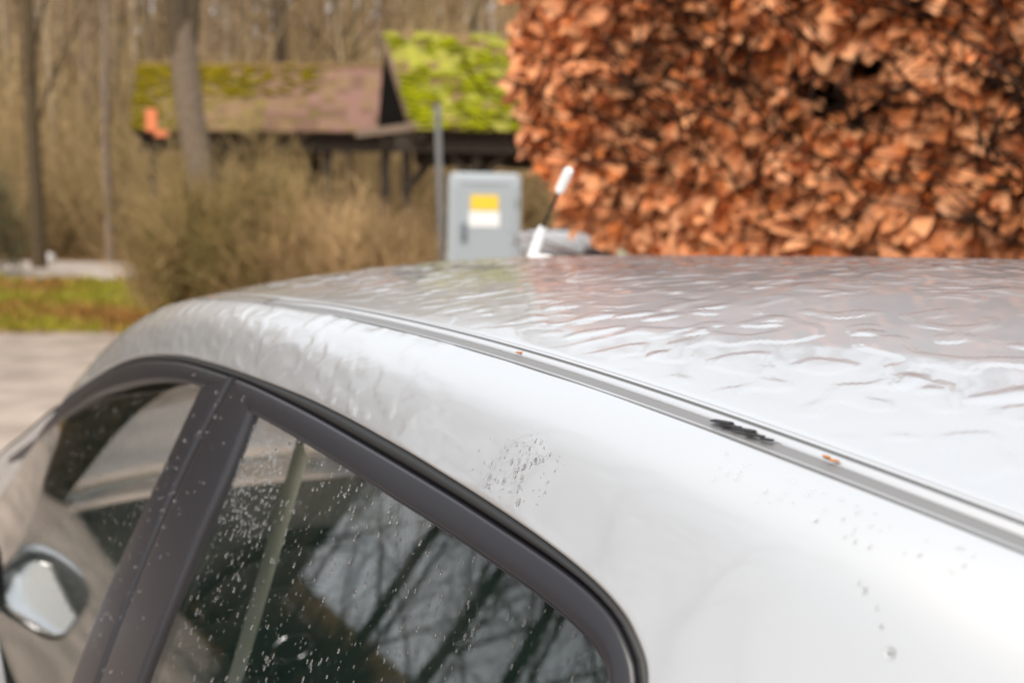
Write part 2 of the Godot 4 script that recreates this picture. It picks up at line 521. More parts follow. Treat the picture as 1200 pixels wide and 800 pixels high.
func woodland() -> void:
	var kinds := []
	var cols := [Color(0.44, 0.32, 0.20), Color(0.54, 0.42, 0.29), Color(0.36, 0.27, 0.14), Color(0.54, 0.39, 0.23), Color(0.30, 0.20, 0.11), Color(0.60, 0.48, 0.35)]
	for k in 6:
		kinds.append(tree_kind(rng.randf_range(13, 18), rng.randf_range(0.06, 0.13), 0.15 if k % 2 == 0 else 0.3, 22, 1, cols[k]))
	var looks := ["grey-brown bare tree in the wood behind the sheds", "pale grey bare tree in the wood behind the sheds", "olive-brown bare tree in the wood behind the sheds", "tan bare tree in the wood behind the sheds", "dark brown bare tree in the wood behind the sheds", "whitish bare tree in the wood behind the sheds"]
	var spots := []
	for i in 150:
		var d := rng.randf_range(30.0, 62.0)
		spots.append([rng.randf_range(-0.98, 0.16) * d * 0.9 - 1.0, d, i % 6])
	for s in spots:
		var o: Node3D = kinds[s[2]].duplicate()
		o.name = numbered("bare_tree")
		add_child(o)
		o.position = Vector3(s[0], land(s[0], s[1]), -s[1])
		o.rotation.y = rng.randf() * TAU
		o.scale = Vector3.ONE * rng.randf_range(0.8, 1.25)
		tag(o, looks[s[2]], "tree", looks[s[2]].replace("tree", "trees"))
	# the trees that stand out
	var big := thing("forked_tree", "grey forked tree trunk in front of the long mossy shed", "tree", Vector3(-4.86, land(-4.9, 18.0), -18.0))
	var g := Geo.new()
	g.tint = Color(0.25, 0.19, 0.14)
	var path := PackedVector3Array([Vector3(0.04, -0.2, 0), Vector3(0.02, 0.6, 0), Vector3(0, 1.5, 0), Vector3(-0.08, 2.1, 0), Vector3(-0.2, 2.8, 0), Vector3(-0.33, 4.1, 0)])
	g.tube(path, PackedFloat32Array([0.42, 0.27, 0.24, 0.22, 0.22, 0.21]), 12)
	part("trunk", g, M.bark, big)
	var b := Geo.new()
	b.tint = Color(0.14, 0.105, 0.07)
	var l1 := limb(b, Vector3(-0.33, 3.6, 0), Vector3(-0.07, 1, 0.1), 8.0, 0.2, 0.06, 0.05, 8, 8)
	var l2 := limb(b, Vector3(-0.27, 3.6, 0), Vector3(0.05, 1, -0.1), 8.5, 0.18, 0.05, 0.05, 8, 8)
	sprout(b, l1, 0.1, 9, 2.6, 0.05, 1, 0.6, 0.2)
	sprout(b, l2, 0.1, 9, 2.6, 0.05, 1, 0.6, 0.2)
	part("branches", b, M.bark, big)
	var named := [[-9.5, 23.0, 0.16, "dark thin tree trunk left of the long shed, behind green leaves", Color(0.15, 0.11, 0.07)], [-9.3, 26.5, 0.11, "pale grey-pink tree trunk between the green shrub and the long shed", Color(0.34, 0.26, 0.20)], [-8.1, 27.0, 0.12, "slim tan tree trunk just left of the long shed", Color(0.36, 0.27, 0.17)], [-5.6, 27.5, 0.2, "dark bare trunk rising behind the mossy left end of the long shed", Color(0.16, 0.12, 0.08)], [-3.8, 27.0, 0.17, "brown bare trunk rising behind the brown right end of the long shed", Color(0.2, 0.15, 0.1)], [-1.2, 26.5, 0.2, "olive trunk rising behind the mossy pavilion roof", Color(0.24, 0.19, 0.11)]]
	for s in named:
		var o := tree_kind(14.0, s[2], 0.2, 16, 1, s[4])
		o.name = numbered("woodland_tree")
		add_child(o)
		o.position = Vector3(s[0], land(s[0], s[1]), -s[1])
		tag(o, s[3], "tree")
	# trees to the left that the side windows mirror
	var mk := []
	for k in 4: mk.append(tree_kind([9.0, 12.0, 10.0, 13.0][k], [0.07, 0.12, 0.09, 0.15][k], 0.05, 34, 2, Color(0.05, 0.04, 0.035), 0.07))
	for i in 13:
		var a := deg_to_rad([-47.0, -50.0, -53.0, -56.0, -58.5, -61.0, -63.5, -66.0, -68.5, -71.0, -73.5, -77.0, -82.0][i])
		var d: float = [19.0, 16.0, 20.0, 17.0, 21.0, 12.0, 22.0, 14.0, 24.0, 11.0, 20.0, 13.0, 16.0][i]
		var o: Node3D = mk[i % 4].duplicate()
		o.name = numbered("reflected_tree")
		add_child(o)
		o.rotation.y = rng.randf() * TAU
		o.scale = Vector3.ONE * 0.8
		o.position = Vector3(sin(a) * d, 0, -cos(a) * d)
		tag(o, "bare dark tree mirrored in the side windows of the car", "tree", "trees mirrored in the side windows")
	# far-off wood, one mass
	var st := Geo.new()
	var tp := limb(st, Vector3(0, -0.5, 0), Vector3.UP, 15.0, 0.12, 0.03, 0.03, 7, 5)
	sprout(st, tp, 0.1, 26, 2.6, 0.03, 0, 0.7, 0.2)
	var xs := []; var cs := []
	for i in 2600:
		var d := rng.randf_range(40.0, 125.0)
		var x := rng.randf_range(-1.2, 0.28) * d
		xs.append(Transform3D(Basis(Vector3.UP, rng.randf() * TAU).scaled(Vector3(1, 1, 1) * rng.randf_range(0.7, 1.3)), Vector3(x, land(x, d), -d)))
		cs.append(Color(0.62, 0.46, 0.29).lerp(Color(0.40, 0.27, 0.14), rng.randf()) * rng.randf_range(0.75, 1.2))
	tag(scatter("far_wood", st.mesh(), M.twig, xs, cs), "far-off bare brown wood closing the view", "wood", "", "stuff")
	xs = []; cs = []
	for i in 300:
		var a := deg_to_rad(rng.randf_range(-57.0, -36.0))
		var d := rng.randf_range(19.0, 60.0)
		var sc := rng.randf_range(0.35, 0.65)
		xs.append(Transform3D(Basis(Vector3.UP, rng.randf() * TAU).scaled(Vector3(sc * 1.6, sc, sc * 1.6)), Vector3(sin(a) * d, 0, -cos(a) * d)))
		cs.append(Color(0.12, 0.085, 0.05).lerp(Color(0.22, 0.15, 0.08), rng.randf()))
	tag(scatter("side_wood", st.mesh(), M.twig, xs, cs), "dark bare wood to the left, mirrored in the car windows", "wood", "", "stuff")
	# brushwood of the forest floor
	var bw := brush_mesh(1.6, 12)
	xs = []; cs = []
	for i in 2000:
		var d := rng.randf_range(26.6, 60.0)
		var x := rng.randf_range(-1.1, 0.2) * d * 0.8
		xs.append(Transform3D(Basis(Vector3.UP, rng.randf() * TAU).scaled(Vector3(1, 1, 1) * rng.randf_range(0.8, 3.6)), Vector3(x, land(x, d) - 0.05, -d)))
		cs.append(Color(0.52, 0.37, 0.20).lerp(Color(0.42, 0.32, 0.15), rng.randf()) * rng.randf_range(0.7, 1.2))
	tag(scatter("undergrowth", bw, M.twig, xs, cs), "tan brushwood and saplings under the bare trees", "undergrowth", "", "stuff")

func brush_mesh(h: float, n: int) -> ArrayMesh:
	var g := Geo.new()
	for i in n:
		var a := rng.randf() * TAU
		var p := limb(g, Vector3(cos(a), 0, sin(a)) * rng.randf() * h * 0.2, Vector3(cos(a) * 0.45, 1, sin(a) * 0.45), h * rng.randf_range(0.6, 1.1), 0.009, 0.003, 0.16, 4, 3)
		for k in 3:
			var q := p[1 + k % 3 + (1 if k == 2 else 0)]
			limb(g, q, Vector3(rng.randf_range(-1, 1), 0.7, rng.randf_range(-1, 1)), h * 0.35, 0.005, 0.002, 0.2, 2, 3)
	return g.mesh()

func bush(label: String, at: Vector3, half: Vector3, n: int, a: Color, b: Color, leafy: float, green: Color) -> void:
	var o := thing("bare_bush", label, "bush", at)
	var sg := Geo.new()
	sg.tint = a * 0.6
	for i in 14:
		var an := rng.randf() * TAU
		limb(sg, Vector3(cos(an) * half.x * 0.3 * rng.randf(), -0.05, sin(an) * half.z * 0.3), Vector3(cos(an) * 0.5, 1, sin(an) * 0.4), half.y * 1.6, 0.03, 0.008, 0.14, 6, 5)
	part("stems", sg, M.twig, o)
	var bm := brush_mesh(0.62, 7)
	var lm := leaf_mesh(0.05, 0.03)
	var xs := []; var cs := []; var lx := []; var lc := []
	for i in n:
		var p := Vector3(rng.randf_range(-1, 1), rng.randf(), rng.randf_range(-1, 1))
		var e := Vector2(p.x, p.z).length()
		if e > 1.0: continue
		var top := sqrt(1.0 - e * e) * (0.82 + 0.3 * sin(p.x * 7.0 + at.x) * cos(p.z * 5.0)) * (1.0 if rng.randf() > 0.1 else 1.25)
		var q := Vector3(p.x * half.x, pow(p.y, 0.8) * top * 2.0 * half.y, p.z * half.z)
		xs.append(Transform3D(Basis.from_euler(Vector3(rng.randf_range(-0.7, 0.7), rng.randf() * TAU, rng.randf_range(-0.7, 0.7))).scaled(Vector3.ONE * rng.randf_range(0.7, 1.3)), q))
		cs.append(a.lerp(b, clampf(0.5 + 0.5 * sin(q.x * 2.3 + at.x * 3.0) + rng.randf_range(-0.5, 0.5), 0, 1)) * rng.randf_range(0.6, 1.3))
		for k in 6:
			if rng.randf() < leafy:
				lx.append(Transform3D(Basis.from_euler(Vector3(rng.randf() * TAU, rng.randf() * TAU, rng.randf() * TAU)).scaled(Vector3.ONE * rng.randf_range(0.7, 1.4)), q + Vector3(rng.randf_range(-0.3, 0.3), rng.randf_range(0, 0.4), rng.randf_range(-0.3, 0.3))))
				lc.append(green * rng.randf_range(0.6, 1.4))
	scatter("twigs", bm, M.twig, xs, cs, o)
	if lx.size(): scatter("foliage", lm, M.green, lx, lc, o)

func shrubs() -> void:
	var tan_ := Color(0.42, 0.28, 0.14)
	var olive := Color(0.22, 0.165, 0.06)
	bush("large bare olive-brown bush in front of the long shed", Vector3(-3.25, 0.45, -14.6), Vector3(1.5, 0.86, 1.2), 260, tan_, olive, 0.25, Color(0.20, 0.19, 0.06))
	bush("bare bush with dark green ivy leaves at its left, beside the verge", Vector3(-4.15, 0.35, -14.9), Vector3(0.62, 0.78, 0.8), 170, tan_, olive, 0.5, Color(0.09, 0.17, 0.05))
	bush("low straw-brown bush beside the grey cabinet", Vector3(-1.9, 0.6, -14.4), Vector3(0.95, 0.40, 0.9), 150, Color(0.52, 0.36, 0.19), tan_, 0.1, Color(0.30, 0.24, 0.09))
	for k in 2:
		bush(["thin tan saplings before the mossy left end of the long shed", "thin tan saplings before the middle of the long shed", "thin tan saplings before the right end of the long shed"][k], Vector3([-5.1, -4.0, -2.8][k], 0.45, -18.4), Vector3(0.75, 1.35, 0.5), 110, Color(0.50, 0.36, 0.19), Color(0.40, 0.30, 0.13), 0.0, Color.WHITE)
	for i in 5:
		var a := deg_to_rad([-39.5, -43.0, -46.5, -50.0, -53.5][i])
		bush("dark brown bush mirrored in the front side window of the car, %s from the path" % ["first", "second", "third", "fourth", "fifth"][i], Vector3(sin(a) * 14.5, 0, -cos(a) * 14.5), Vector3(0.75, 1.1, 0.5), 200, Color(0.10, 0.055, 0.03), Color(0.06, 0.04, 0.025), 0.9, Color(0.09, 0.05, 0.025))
	for i in 3:
		var a := deg_to_rad([-57.5, -61.0, -64.5][i])
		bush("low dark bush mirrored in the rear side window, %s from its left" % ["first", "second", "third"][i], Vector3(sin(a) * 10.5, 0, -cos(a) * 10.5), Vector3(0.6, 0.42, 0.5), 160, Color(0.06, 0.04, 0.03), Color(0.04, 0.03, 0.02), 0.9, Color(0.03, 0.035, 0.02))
	bush("evergreen shrub at the left edge of the photo", Vector3(-9.9, 0.45, -20.0), Vector3(1.25, 1.25, 1.0), 320, Color(0.20, 0.16, 0.09), Color(0.16, 0.15, 0.07), 0.95, Color(0.16, 0.20, 0.08))

# ---------------------------------------------------------------- the sheds
func bar(g: Geo, a: Vector3, b: Vector3, w: float, h: float) -> void:
	var d := (b - a).normalized()
	var x := d.cross(Vector3.UP if absf(d.y) < 0.95 else Vector3.RIGHT).normalized()
	g.box(Transform3D(Basis(x, x.cross(d) * -1.0, d), (a + b) * 0.5), Vector3(w, h, a.distance_to(b)))

func roof_slab(called: String, a: Vector3, b: Vector3, c: Vector3, d: Vector3, th: float, m: Material, o: Node3D) -> MeshInstance3D:   # a ridge left, b ridge right, c eave right, d eave left
	var g := Geo.new()
	var nn := (c - b).cross(a - b).normalized()
	if nn.y < 0: nn = -nn
	var t := nn * th
	g.quad(a, d, c, b)
	g.quad(a - t, b - t, c - t, d - t)
	for e in [[a, b], [b, c], [c, d], [d, a]]:
		g.quad(e[0], e[1], e[1] - t, e[0] - t)
	return part(called, g, m, o)

func pavilion() -> void:
	var o := thing("pavilion", "open wooden pavilion with bright moss on its tiled gable roof", "pavilion", Vector3.ZERO)
	var rl := Vector3(-2.30, 4.67, -20.0); var rr := Vector3(2.6, 4.67, -20.0)
	var el := Vector3(-1.58, 2.93, -18.0); var er := Vector3(2.2, 2.93, -18.0)
	var bl := Vector3(-1.58, 2.93, -22.0); var br := Vector3(2.2, 2.93, -22.0)
	roof_slab("roof", rl, rr, er, el, 0.07, M.wood, o)
	roof_slab("roof", rr, rl, bl, br, 0.07, M.wood, o)
	# tiles: rows from the eave to the ridge on the slope seen
	var tg := Geo.new()
	tg.box(Transform3D(), Vector3(0.235, 0.022, 0.26))
	var tmesh := []
	for k in 4:
		var t2 := Geo.new()
		t2.tint = [Color(0.20, 0.20, 0.04), Color(0.26, 0.24, 0.05), Color(0.20, 0.13, 0.07), Color(0.30, 0.29, 0.05)][k]
		t2.box(Transform3D(), Vector3(0.235, 0.024, 0.26))
		tmesh.append(t2.mesh())
	var roof: Node3D = o.get_node("roof")
	var nn := (er - rr).cross(rl - rr).normalized()
	if nn.y < 0: nn = -nn
	var dn := (el - rl); dn.x = 0; dn = dn.normalized()
	var rows := 12
	var moss_x := []; var moss_c := []
	for r in rows:
		var t := (r + 0.5) / rows
		var x0 := lerpf(rl.x, el.x, t) + 0.12
		var k := 0
		var x := x0
		while x < 2.3 and k < 24:
			var p := Vector3(x, lerpf(rl.y, el.y, t), lerpf(rl.z, el.z, t)) + nn * 0.03
			var bs := Basis(Vector3.RIGHT, nn, Vector3.RIGHT.cross(nn)).rotated(Vector3.RIGHT, 0.07)
			var ti := part("tile", tmesh[rng.randi() % 4], M.tile, roof)
			ti.transform = Transform3D(bs, p + nn * rng.randf_range(-0.004, 0.006))
			x += 0.245 if x < 0.7 else 0.62
			k += 1
	var cn := FastNoiseLite.new()
	cn.seed = 9; cn.frequency = 0.9
	for i in 2600:
		var t := rng.randf()
		var x := rng.randf_range(lerpf(rl.x, el.x, t), 1.3)
		var row := fposmod(t * rows, 1.0)
		var f := cn.get_noise_2d(x * 1.2, t * 3.4) * 1.3 + (0.2 if row > 0.45 else -0.3) - 0.02
		if f < rng.randf_range(-0.05, 0.15) or t < 0.06: continue
		var p := Vector3(x, lerpf(rl.y, el.y, t), lerpf(rl.z, el.z, t)) + nn * 0.05
		moss_x.append(Transform3D(Basis(Vector3.UP, rng.randf() * TAU).scaled(Vector3(1, 0.6, 1) * rng.randf_range(0.5, 1.3)), p))
		moss_c.append(Color(0.30, 0.315, 0.004).lerp(Color(0.16, 0.16, 0.008), rng.randf()) * rng.randf_range(0.75, 1.15))
	var mg := Geo.new()
	mg.blob(Transform3D(), Vector3(0.075, 0.05, 0.075), 8, 5)
	scatter("moss", mg.mesh(), M.moss, moss_x, moss_c, roof)
	# boarded gable under the jutting ridge
	var a := rl + Vector3(0.02, -0.16, 0.0); var c := el + Vector3(0.0, -0.1, 0.06)
	for i in 9:
		var t0 := i / 9.0; var t1 := (i + 0.93) / 9.0
		var g := Geo.new()
		var base_l := Vector3(-2.42, 3.0, -20.2).lerp(Vector3(-1.62, 2.86, -18.1), t0)
		var base_r := Vector3(-2.42, 3.0, -20.2).lerp(Vector3(-1.62, 2.86, -18.1), t1)
		var tl := a.lerp(c, t0); var tr := a.lerp(c, t1)
		var th := Vector3(0.03, 0, 0)
		g.quad(base_l, base_r, tr, tl); g.quad(base_r + th, base_l + th, tl + th, tr + th)
		g.quad(base_l, tl, tl + th, base_l + th); g.quad(base_r, base_r + th, tr + th, tr)
		part("gable_board", g, M.dark_wood, o)
	for p in [[-1.78, -19.0], [-1.95, -20.6], [-0.62, -18.4], [0.9, -18.4], [-0.6, -21.6], [0.9, -21.6], [2.0, -18.4], [2.0, -21.6]]:
		var g := Geo.new()
		bar(g, Vector3(p[0], land(p[0], -p[1]) - 0.1, p[1]), Vector3(p[0], 2.9, p[1]), 0.13, 0.13)
		part("post", g, M.wood, o)
	for p in [[Vector3(-1.9, 2.74, -18.3), Vector3(2.2, 2.74, -18.3)], [Vector3(-1.9, 2.74, -21.7), Vector3(2.2, 2.74, -21.7)], [Vector3(-2.3, 2.95, -20.3), Vector3(-1.5, 2.9, -18.05)], [Vector3(-1.7, 2.6, -19.9), Vector3(2.1, 2.6, -19.9)]]:
		var g := Geo.new()
		bar(g, p[0], p[1], 0.16, 0.26)
		part("beam", g, M.wood, o)
	var tie := Geo.new()
	bar(tie, Vector3(-2.75, 3.0, -20.1), Vector3(-1.55, 2.98, -17.98), 0.06, 0.12)
	part("tie_beam", tie, mat(lin(0.24, 0.17, 0.12), 0.9), o)
	var rake := Geo.new()
	bar(rake, rl + Vector3(-0.02, -0.02, 0), el + Vector3(-0.02, -0.02, 0), 0.04, 0.14)
	part("rake_board", rake, mat(lin(0.20, 0.13, 0.085), 0.9), o)
	for p in [[Vector3(-1.78, 2.0, -19.0), Vector3(-1.2, 2.7, -18.4)], [Vector3(-0.62, 2.1, -18.4), Vector3(-0.1, 2.68, -18.4)], [Vector3(-0.62, 2.1, -18.4), Vector3(-1.1, 2.68, -18.4)]]:
		var g := Geo.new()
		bar(g, p[0], p[1], 0.09, 0.1)
		part("brace", g, M.wood, o)

func shed() -> void:
	var o := thing("long_shed", "long low shed with brown tiled roof, mossy at its left", "shed", Vector3.ZERO)
	var rl := Vector3(-7.85, 4.54, -24.0); var rr := Vector3(-2.2, 4.62, -24.0)
	var el := Vector3(-7.25, 3.1, -22.0); var er := Vector3(-2.2, 3.18, -22.0)
	var roof := roof_slab("roof", rl, rr, er, el, 0.08, M.wood, o)
	roof_slab("roof", rr, rl, Vector3(-7.25, 3.1, -26.0), Vector3(-2.2, 3.18, -26.0), 0.08, M.wood, o)
	var nn := (er - rr).cross(rl - rr).normalized()
	if nn.y < 0: nn = -nn
	for r in 13:
		var t := (r + 0.5) / 13.0
		var x0 := lerpf(rl.x, el.x, t)
		var n := 20
		for k in n:
			var x := lerpf(x0, -2.25, (k + 0.5) / n)
			var g := tile_for(clampf((x + 7.9) / 5.6 + rng.randf_range(-0.32, 0.32), 0, 1), t)
			var ti := part("tile", g, M.tile, roof)
			ti.transform = Transform3D(Basis(Vector3.RIGHT, nn, Vector3.RIGHT.cross(nn)).rotated(Vector3.RIGHT, 0.06), Vector3(x, lerpf(rl.y, el.y, t) + 0.0142 * (x + 7.85), lerpf(rl.z, el.z, t)) + nn * (0.03 + rng.randf_range(-0.004, 0.006)))
	var rg := Geo.new()
	rg.tint = Color(0.26, 0.17, 0.09)
	bar(rg, rl + Vector3(0, 0.05, 0), rr + Vector3(0, 0.05, 0), 0.2, 0.1)
	part("ridge_cap", rg, M.tile, o)
	var mx := []; var mc := []
	for i in 600:
		var x := -7.75 + 3.6 * pow(rng.randf(), 1.3)
		var t := pow(rng.randf(), 1.4) * 0.5 if x > -6.5 or rng.randf() < 0.5 else rng.randf()
		if x > -5.6 and rng.randf() < 0.6: continue
		mx.append(Transform3D(Basis().scaled(Vector3(1.2, 0.5, 1.2) * rng.randf_range(0.5, 1.3)), Vector3(x + t * 0.5, lerpf(rl.y, el.y, t) + 0.0142 * (x + 7.85), lerpf(rl.z, el.z, t)) + nn * 0.05))
		mc.append(Color(0.27, 0.20, 0.008).lerp(Color(0.20, 0.16, 0.015), rng.randf()))
	var mg := Geo.new()
	mg.blob(Transform3D(), Vector3(0.08, 0.05, 0.08), 8, 5)
	scatter("moss", mg.mesh(), M.moss, mx, mc, roof)
	for k in 5:
		var g := Geo.new()
		var x := -7.0 + k * 1.12
		bar(g, Vector3(x, 0.4, -22.4), Vector3(x, 3.2, -22.4), 0.16, 0.16)
		part("post", g, M.wood, o)
	var bm := Geo.new()
	bar(bm, Vector3(-7.2, 2.94, -22.3), Vector3(-2.2, 3.0, -22.3), 0.16, 0.34)
	part("beam", bm, M.wood, o)
	for k in 14:
		var g := Geo.new()
		var x := -7.1 + k * 0.205
		g.box(Transform3D(Basis(), Vector3(x, 1.7, -25.7)), Vector3(0.19, 2.6, 0.03 + 0.012 * (k % 3)))
		part("board", g, M.wood, o)
	var og := Geo.new()
	og.box(Transform3D(Basis(), Vector3(0, 0.2, 0)), Vector3(0.2, 0.4, 0.05))
	og.box(Transform3D(Basis(), Vector3(0.19, -0.04, 0.01)), Vector3(0.24, 0.12, 0.05))
	var ob := lone("orange_panel", og, mat(lin(0.75, 0.22, 0.09), 0.6), "small orange-red panel at the left end of the long shed", "panel")
	ob.position = Vector3(-6.72, 3.07, -21.4)

var tile_cache := {}
func tile_for(a: float, t: float) -> ArrayMesh:
	var k := int(a * 5.99)
	if not tile_cache.has(k):
		var g := Geo.new()
		g.tint = Color(0.17, 0.13, 0.04).lerp(Color(0.21, 0.12, 0.095), k / 5.0) * (0.8 if k % 2 == 0 else 1.1)
		g.box(Transform3D(), Vector3(0.27, 0.024, 0.24))
		tile_cache[k] = g.mesh()
	return tile_cache[k]

# ---------------------------------------------------------------- cabinet, post, slab
func cabinet() -> void:
	var y0 := land(-0.36, 13.0)
	var o := thing("utility_cabinet", "grey metal utility cabinet with a yellow and white sticker", "cabinet", Vector3(-0.345, y0, -13.0), 0.05)
	var h := 2.08 - y0
	var g := Geo.new()
	g.blob(Transform3D(Basis(), Vector3(0, h * 0.5 + 0.11, 0)), Vector3(0.405, h * 0.5 - 0.11, 0.17), 24, 14, 0.12)
	part("body", g, M.grey, o)
	var p := Geo.new()
	p.box(Transform3D(Basis(), Vector3(0, 0.08, 0.01)), Vector3(0.88, 0.30, 0.44))
	part("plinth", p, mat(lin(0.5, 0.48, 0.42), 0.9), o)
	var d := Geo.new()
	d.blob(Transform3D(Basis(), Vector3(0.0, h * 0.53, 0.168)), Vector3(0.345, h * 0.40, 0.014), 24, 12, 0.12)
	var door := part("door", d, mat(lin(0.33, 0.37, 0.40), 0.45), o)
	var hd := Geo.new()
	hd.blob(Transform3D(Basis(), Vector3(-0.225, h * 0.60, 0.192)), Vector3(0.03, 0.11, 0.016), 12, 8, 0.4)
	part("handle", hd, mat(lin(0.12, 0.14, 0.16), 0.5), door)
	var s := Geo.new()
	s.box(Transform3D(Basis(), Vector3(0.0, h * 0.80, 0.186)), Vector3(0.31, 0.17, 0.006))
	part("warning_sticker", s, mat(lin(0.80, 0.55, 0.04), 0.5), door)
	var s2 := Geo.new()
	s2.box(Transform3D(Basis(), Vector3(0.0, h * 0.80 - 0.18, 0.186)), Vector3(0.34, 0.17, 0.006))
	part("white_sticker", s2, mat(lin(0.8, 0.8, 0.8), 0.5), door)
	for k in 3:
		var hg := Geo.new()
		hg.tube(PackedVector3Array([Vector3(0.365, h * (0.3 + 0.25 * k) - 0.05, 0.165), Vector3(0.365, h * (0.3 + 0.25 * k) + 0.05, 0.165)]), PackedFloat32Array([0.014, 0.014]), 8)
		part("hinge", hg, mat(lin(0.18, 0.2, 0.21), 0.5), door)
	for k in 2:
		var r := Geo.new()
		r.blob(Transform3D(Basis(), Vector3(0.0, h * [0.22, 0.94][k], 0.182)), Vector3(0.28, 0.028, 0.008), 16, 6, 0.4)
		part("vent_ridge", r, M.grey, door)
	var pg := Geo.new()
	var pp := PackedVector3Array(); var pr := PackedFloat32Array()
	for k in 9:
		pp.append(Vector3(-0.96 + 0.012 * k, lerpf(land(-0.9, 14.2) - 0.1, 2.95, k / 8.0), -14.2))
		pr.append(0.042)
	pp.reverse()
	pp = PackedVector3Array()
	for k in 9: pp.append(Vector3(lerpf(-0.86, -0.965, k / 8.0), lerpf(land(-0.9, 14.2) - 0.1, 2.95, k / 8.0), -14.2))
	pg.tube(pp, pr, 10)
	lone("grey_post", pg, mat(lin(0.17, 0.17, 0.165), 0.7), "thin grey post just left of the utility cabinet", "post")
	# low stone slab on blocks under the hedge's overhang
	var sb := thing("stone_slab", "low grey stone slab on blocks under the copper hedge", "slab", Vector3(0.62, land(0.5, 8.0), -8.0), -0.1)
	var zt := 1.49 - land(0.5, 8.0)
	var sg := Geo.new()
	sg.blob(Transform3D(Basis(), Vector3(-0.16, zt - 0.09, 0)), Vector3(0.42, 0.09, 0.35), 24, 10, 0.35)
	part("slab", sg, M.stone, sb)
	for x in [-0.42, 0.12]:
		var q := Geo.new()
		q.blob(Transform3D(Basis(), Vector3(x, (zt - 0.17) * 0.5, 0)), Vector3(0.12, (zt - 0.17) * 0.5, 0.28), 12, 8, 0.3)
		part("block", q, M.stone, sb)
	var bn := thing("dark_trough", "black trough behind the hedge stem with pale stones before it", "trough", Vector3(0.95, land(0.9, 7.6), -7.6), 0.1)
	var tg := Geo.new()
	var th := 1.425 - land(0.9, 7.6)
	tg.blob(Transform3D(Basis(), Vector3(0, th * 0.5, 0)), Vector3(0.52, th * 0.5, 0.3), 20, 10, 0.25)
	part("tub", tg, M.dark, bn)
	for x in [-0.29, -0.02]:
		var q := Geo.new()
		q.blob(Transform3D(Basis(), Vector3(x, th - 0.06, 0.32)), Vector3(0.05, 0.05, 0.04), 10, 6, 0.8)
		part("pale_stone", q, mat(lin(0.45, 0.45, 0.32), 0.9), bn)

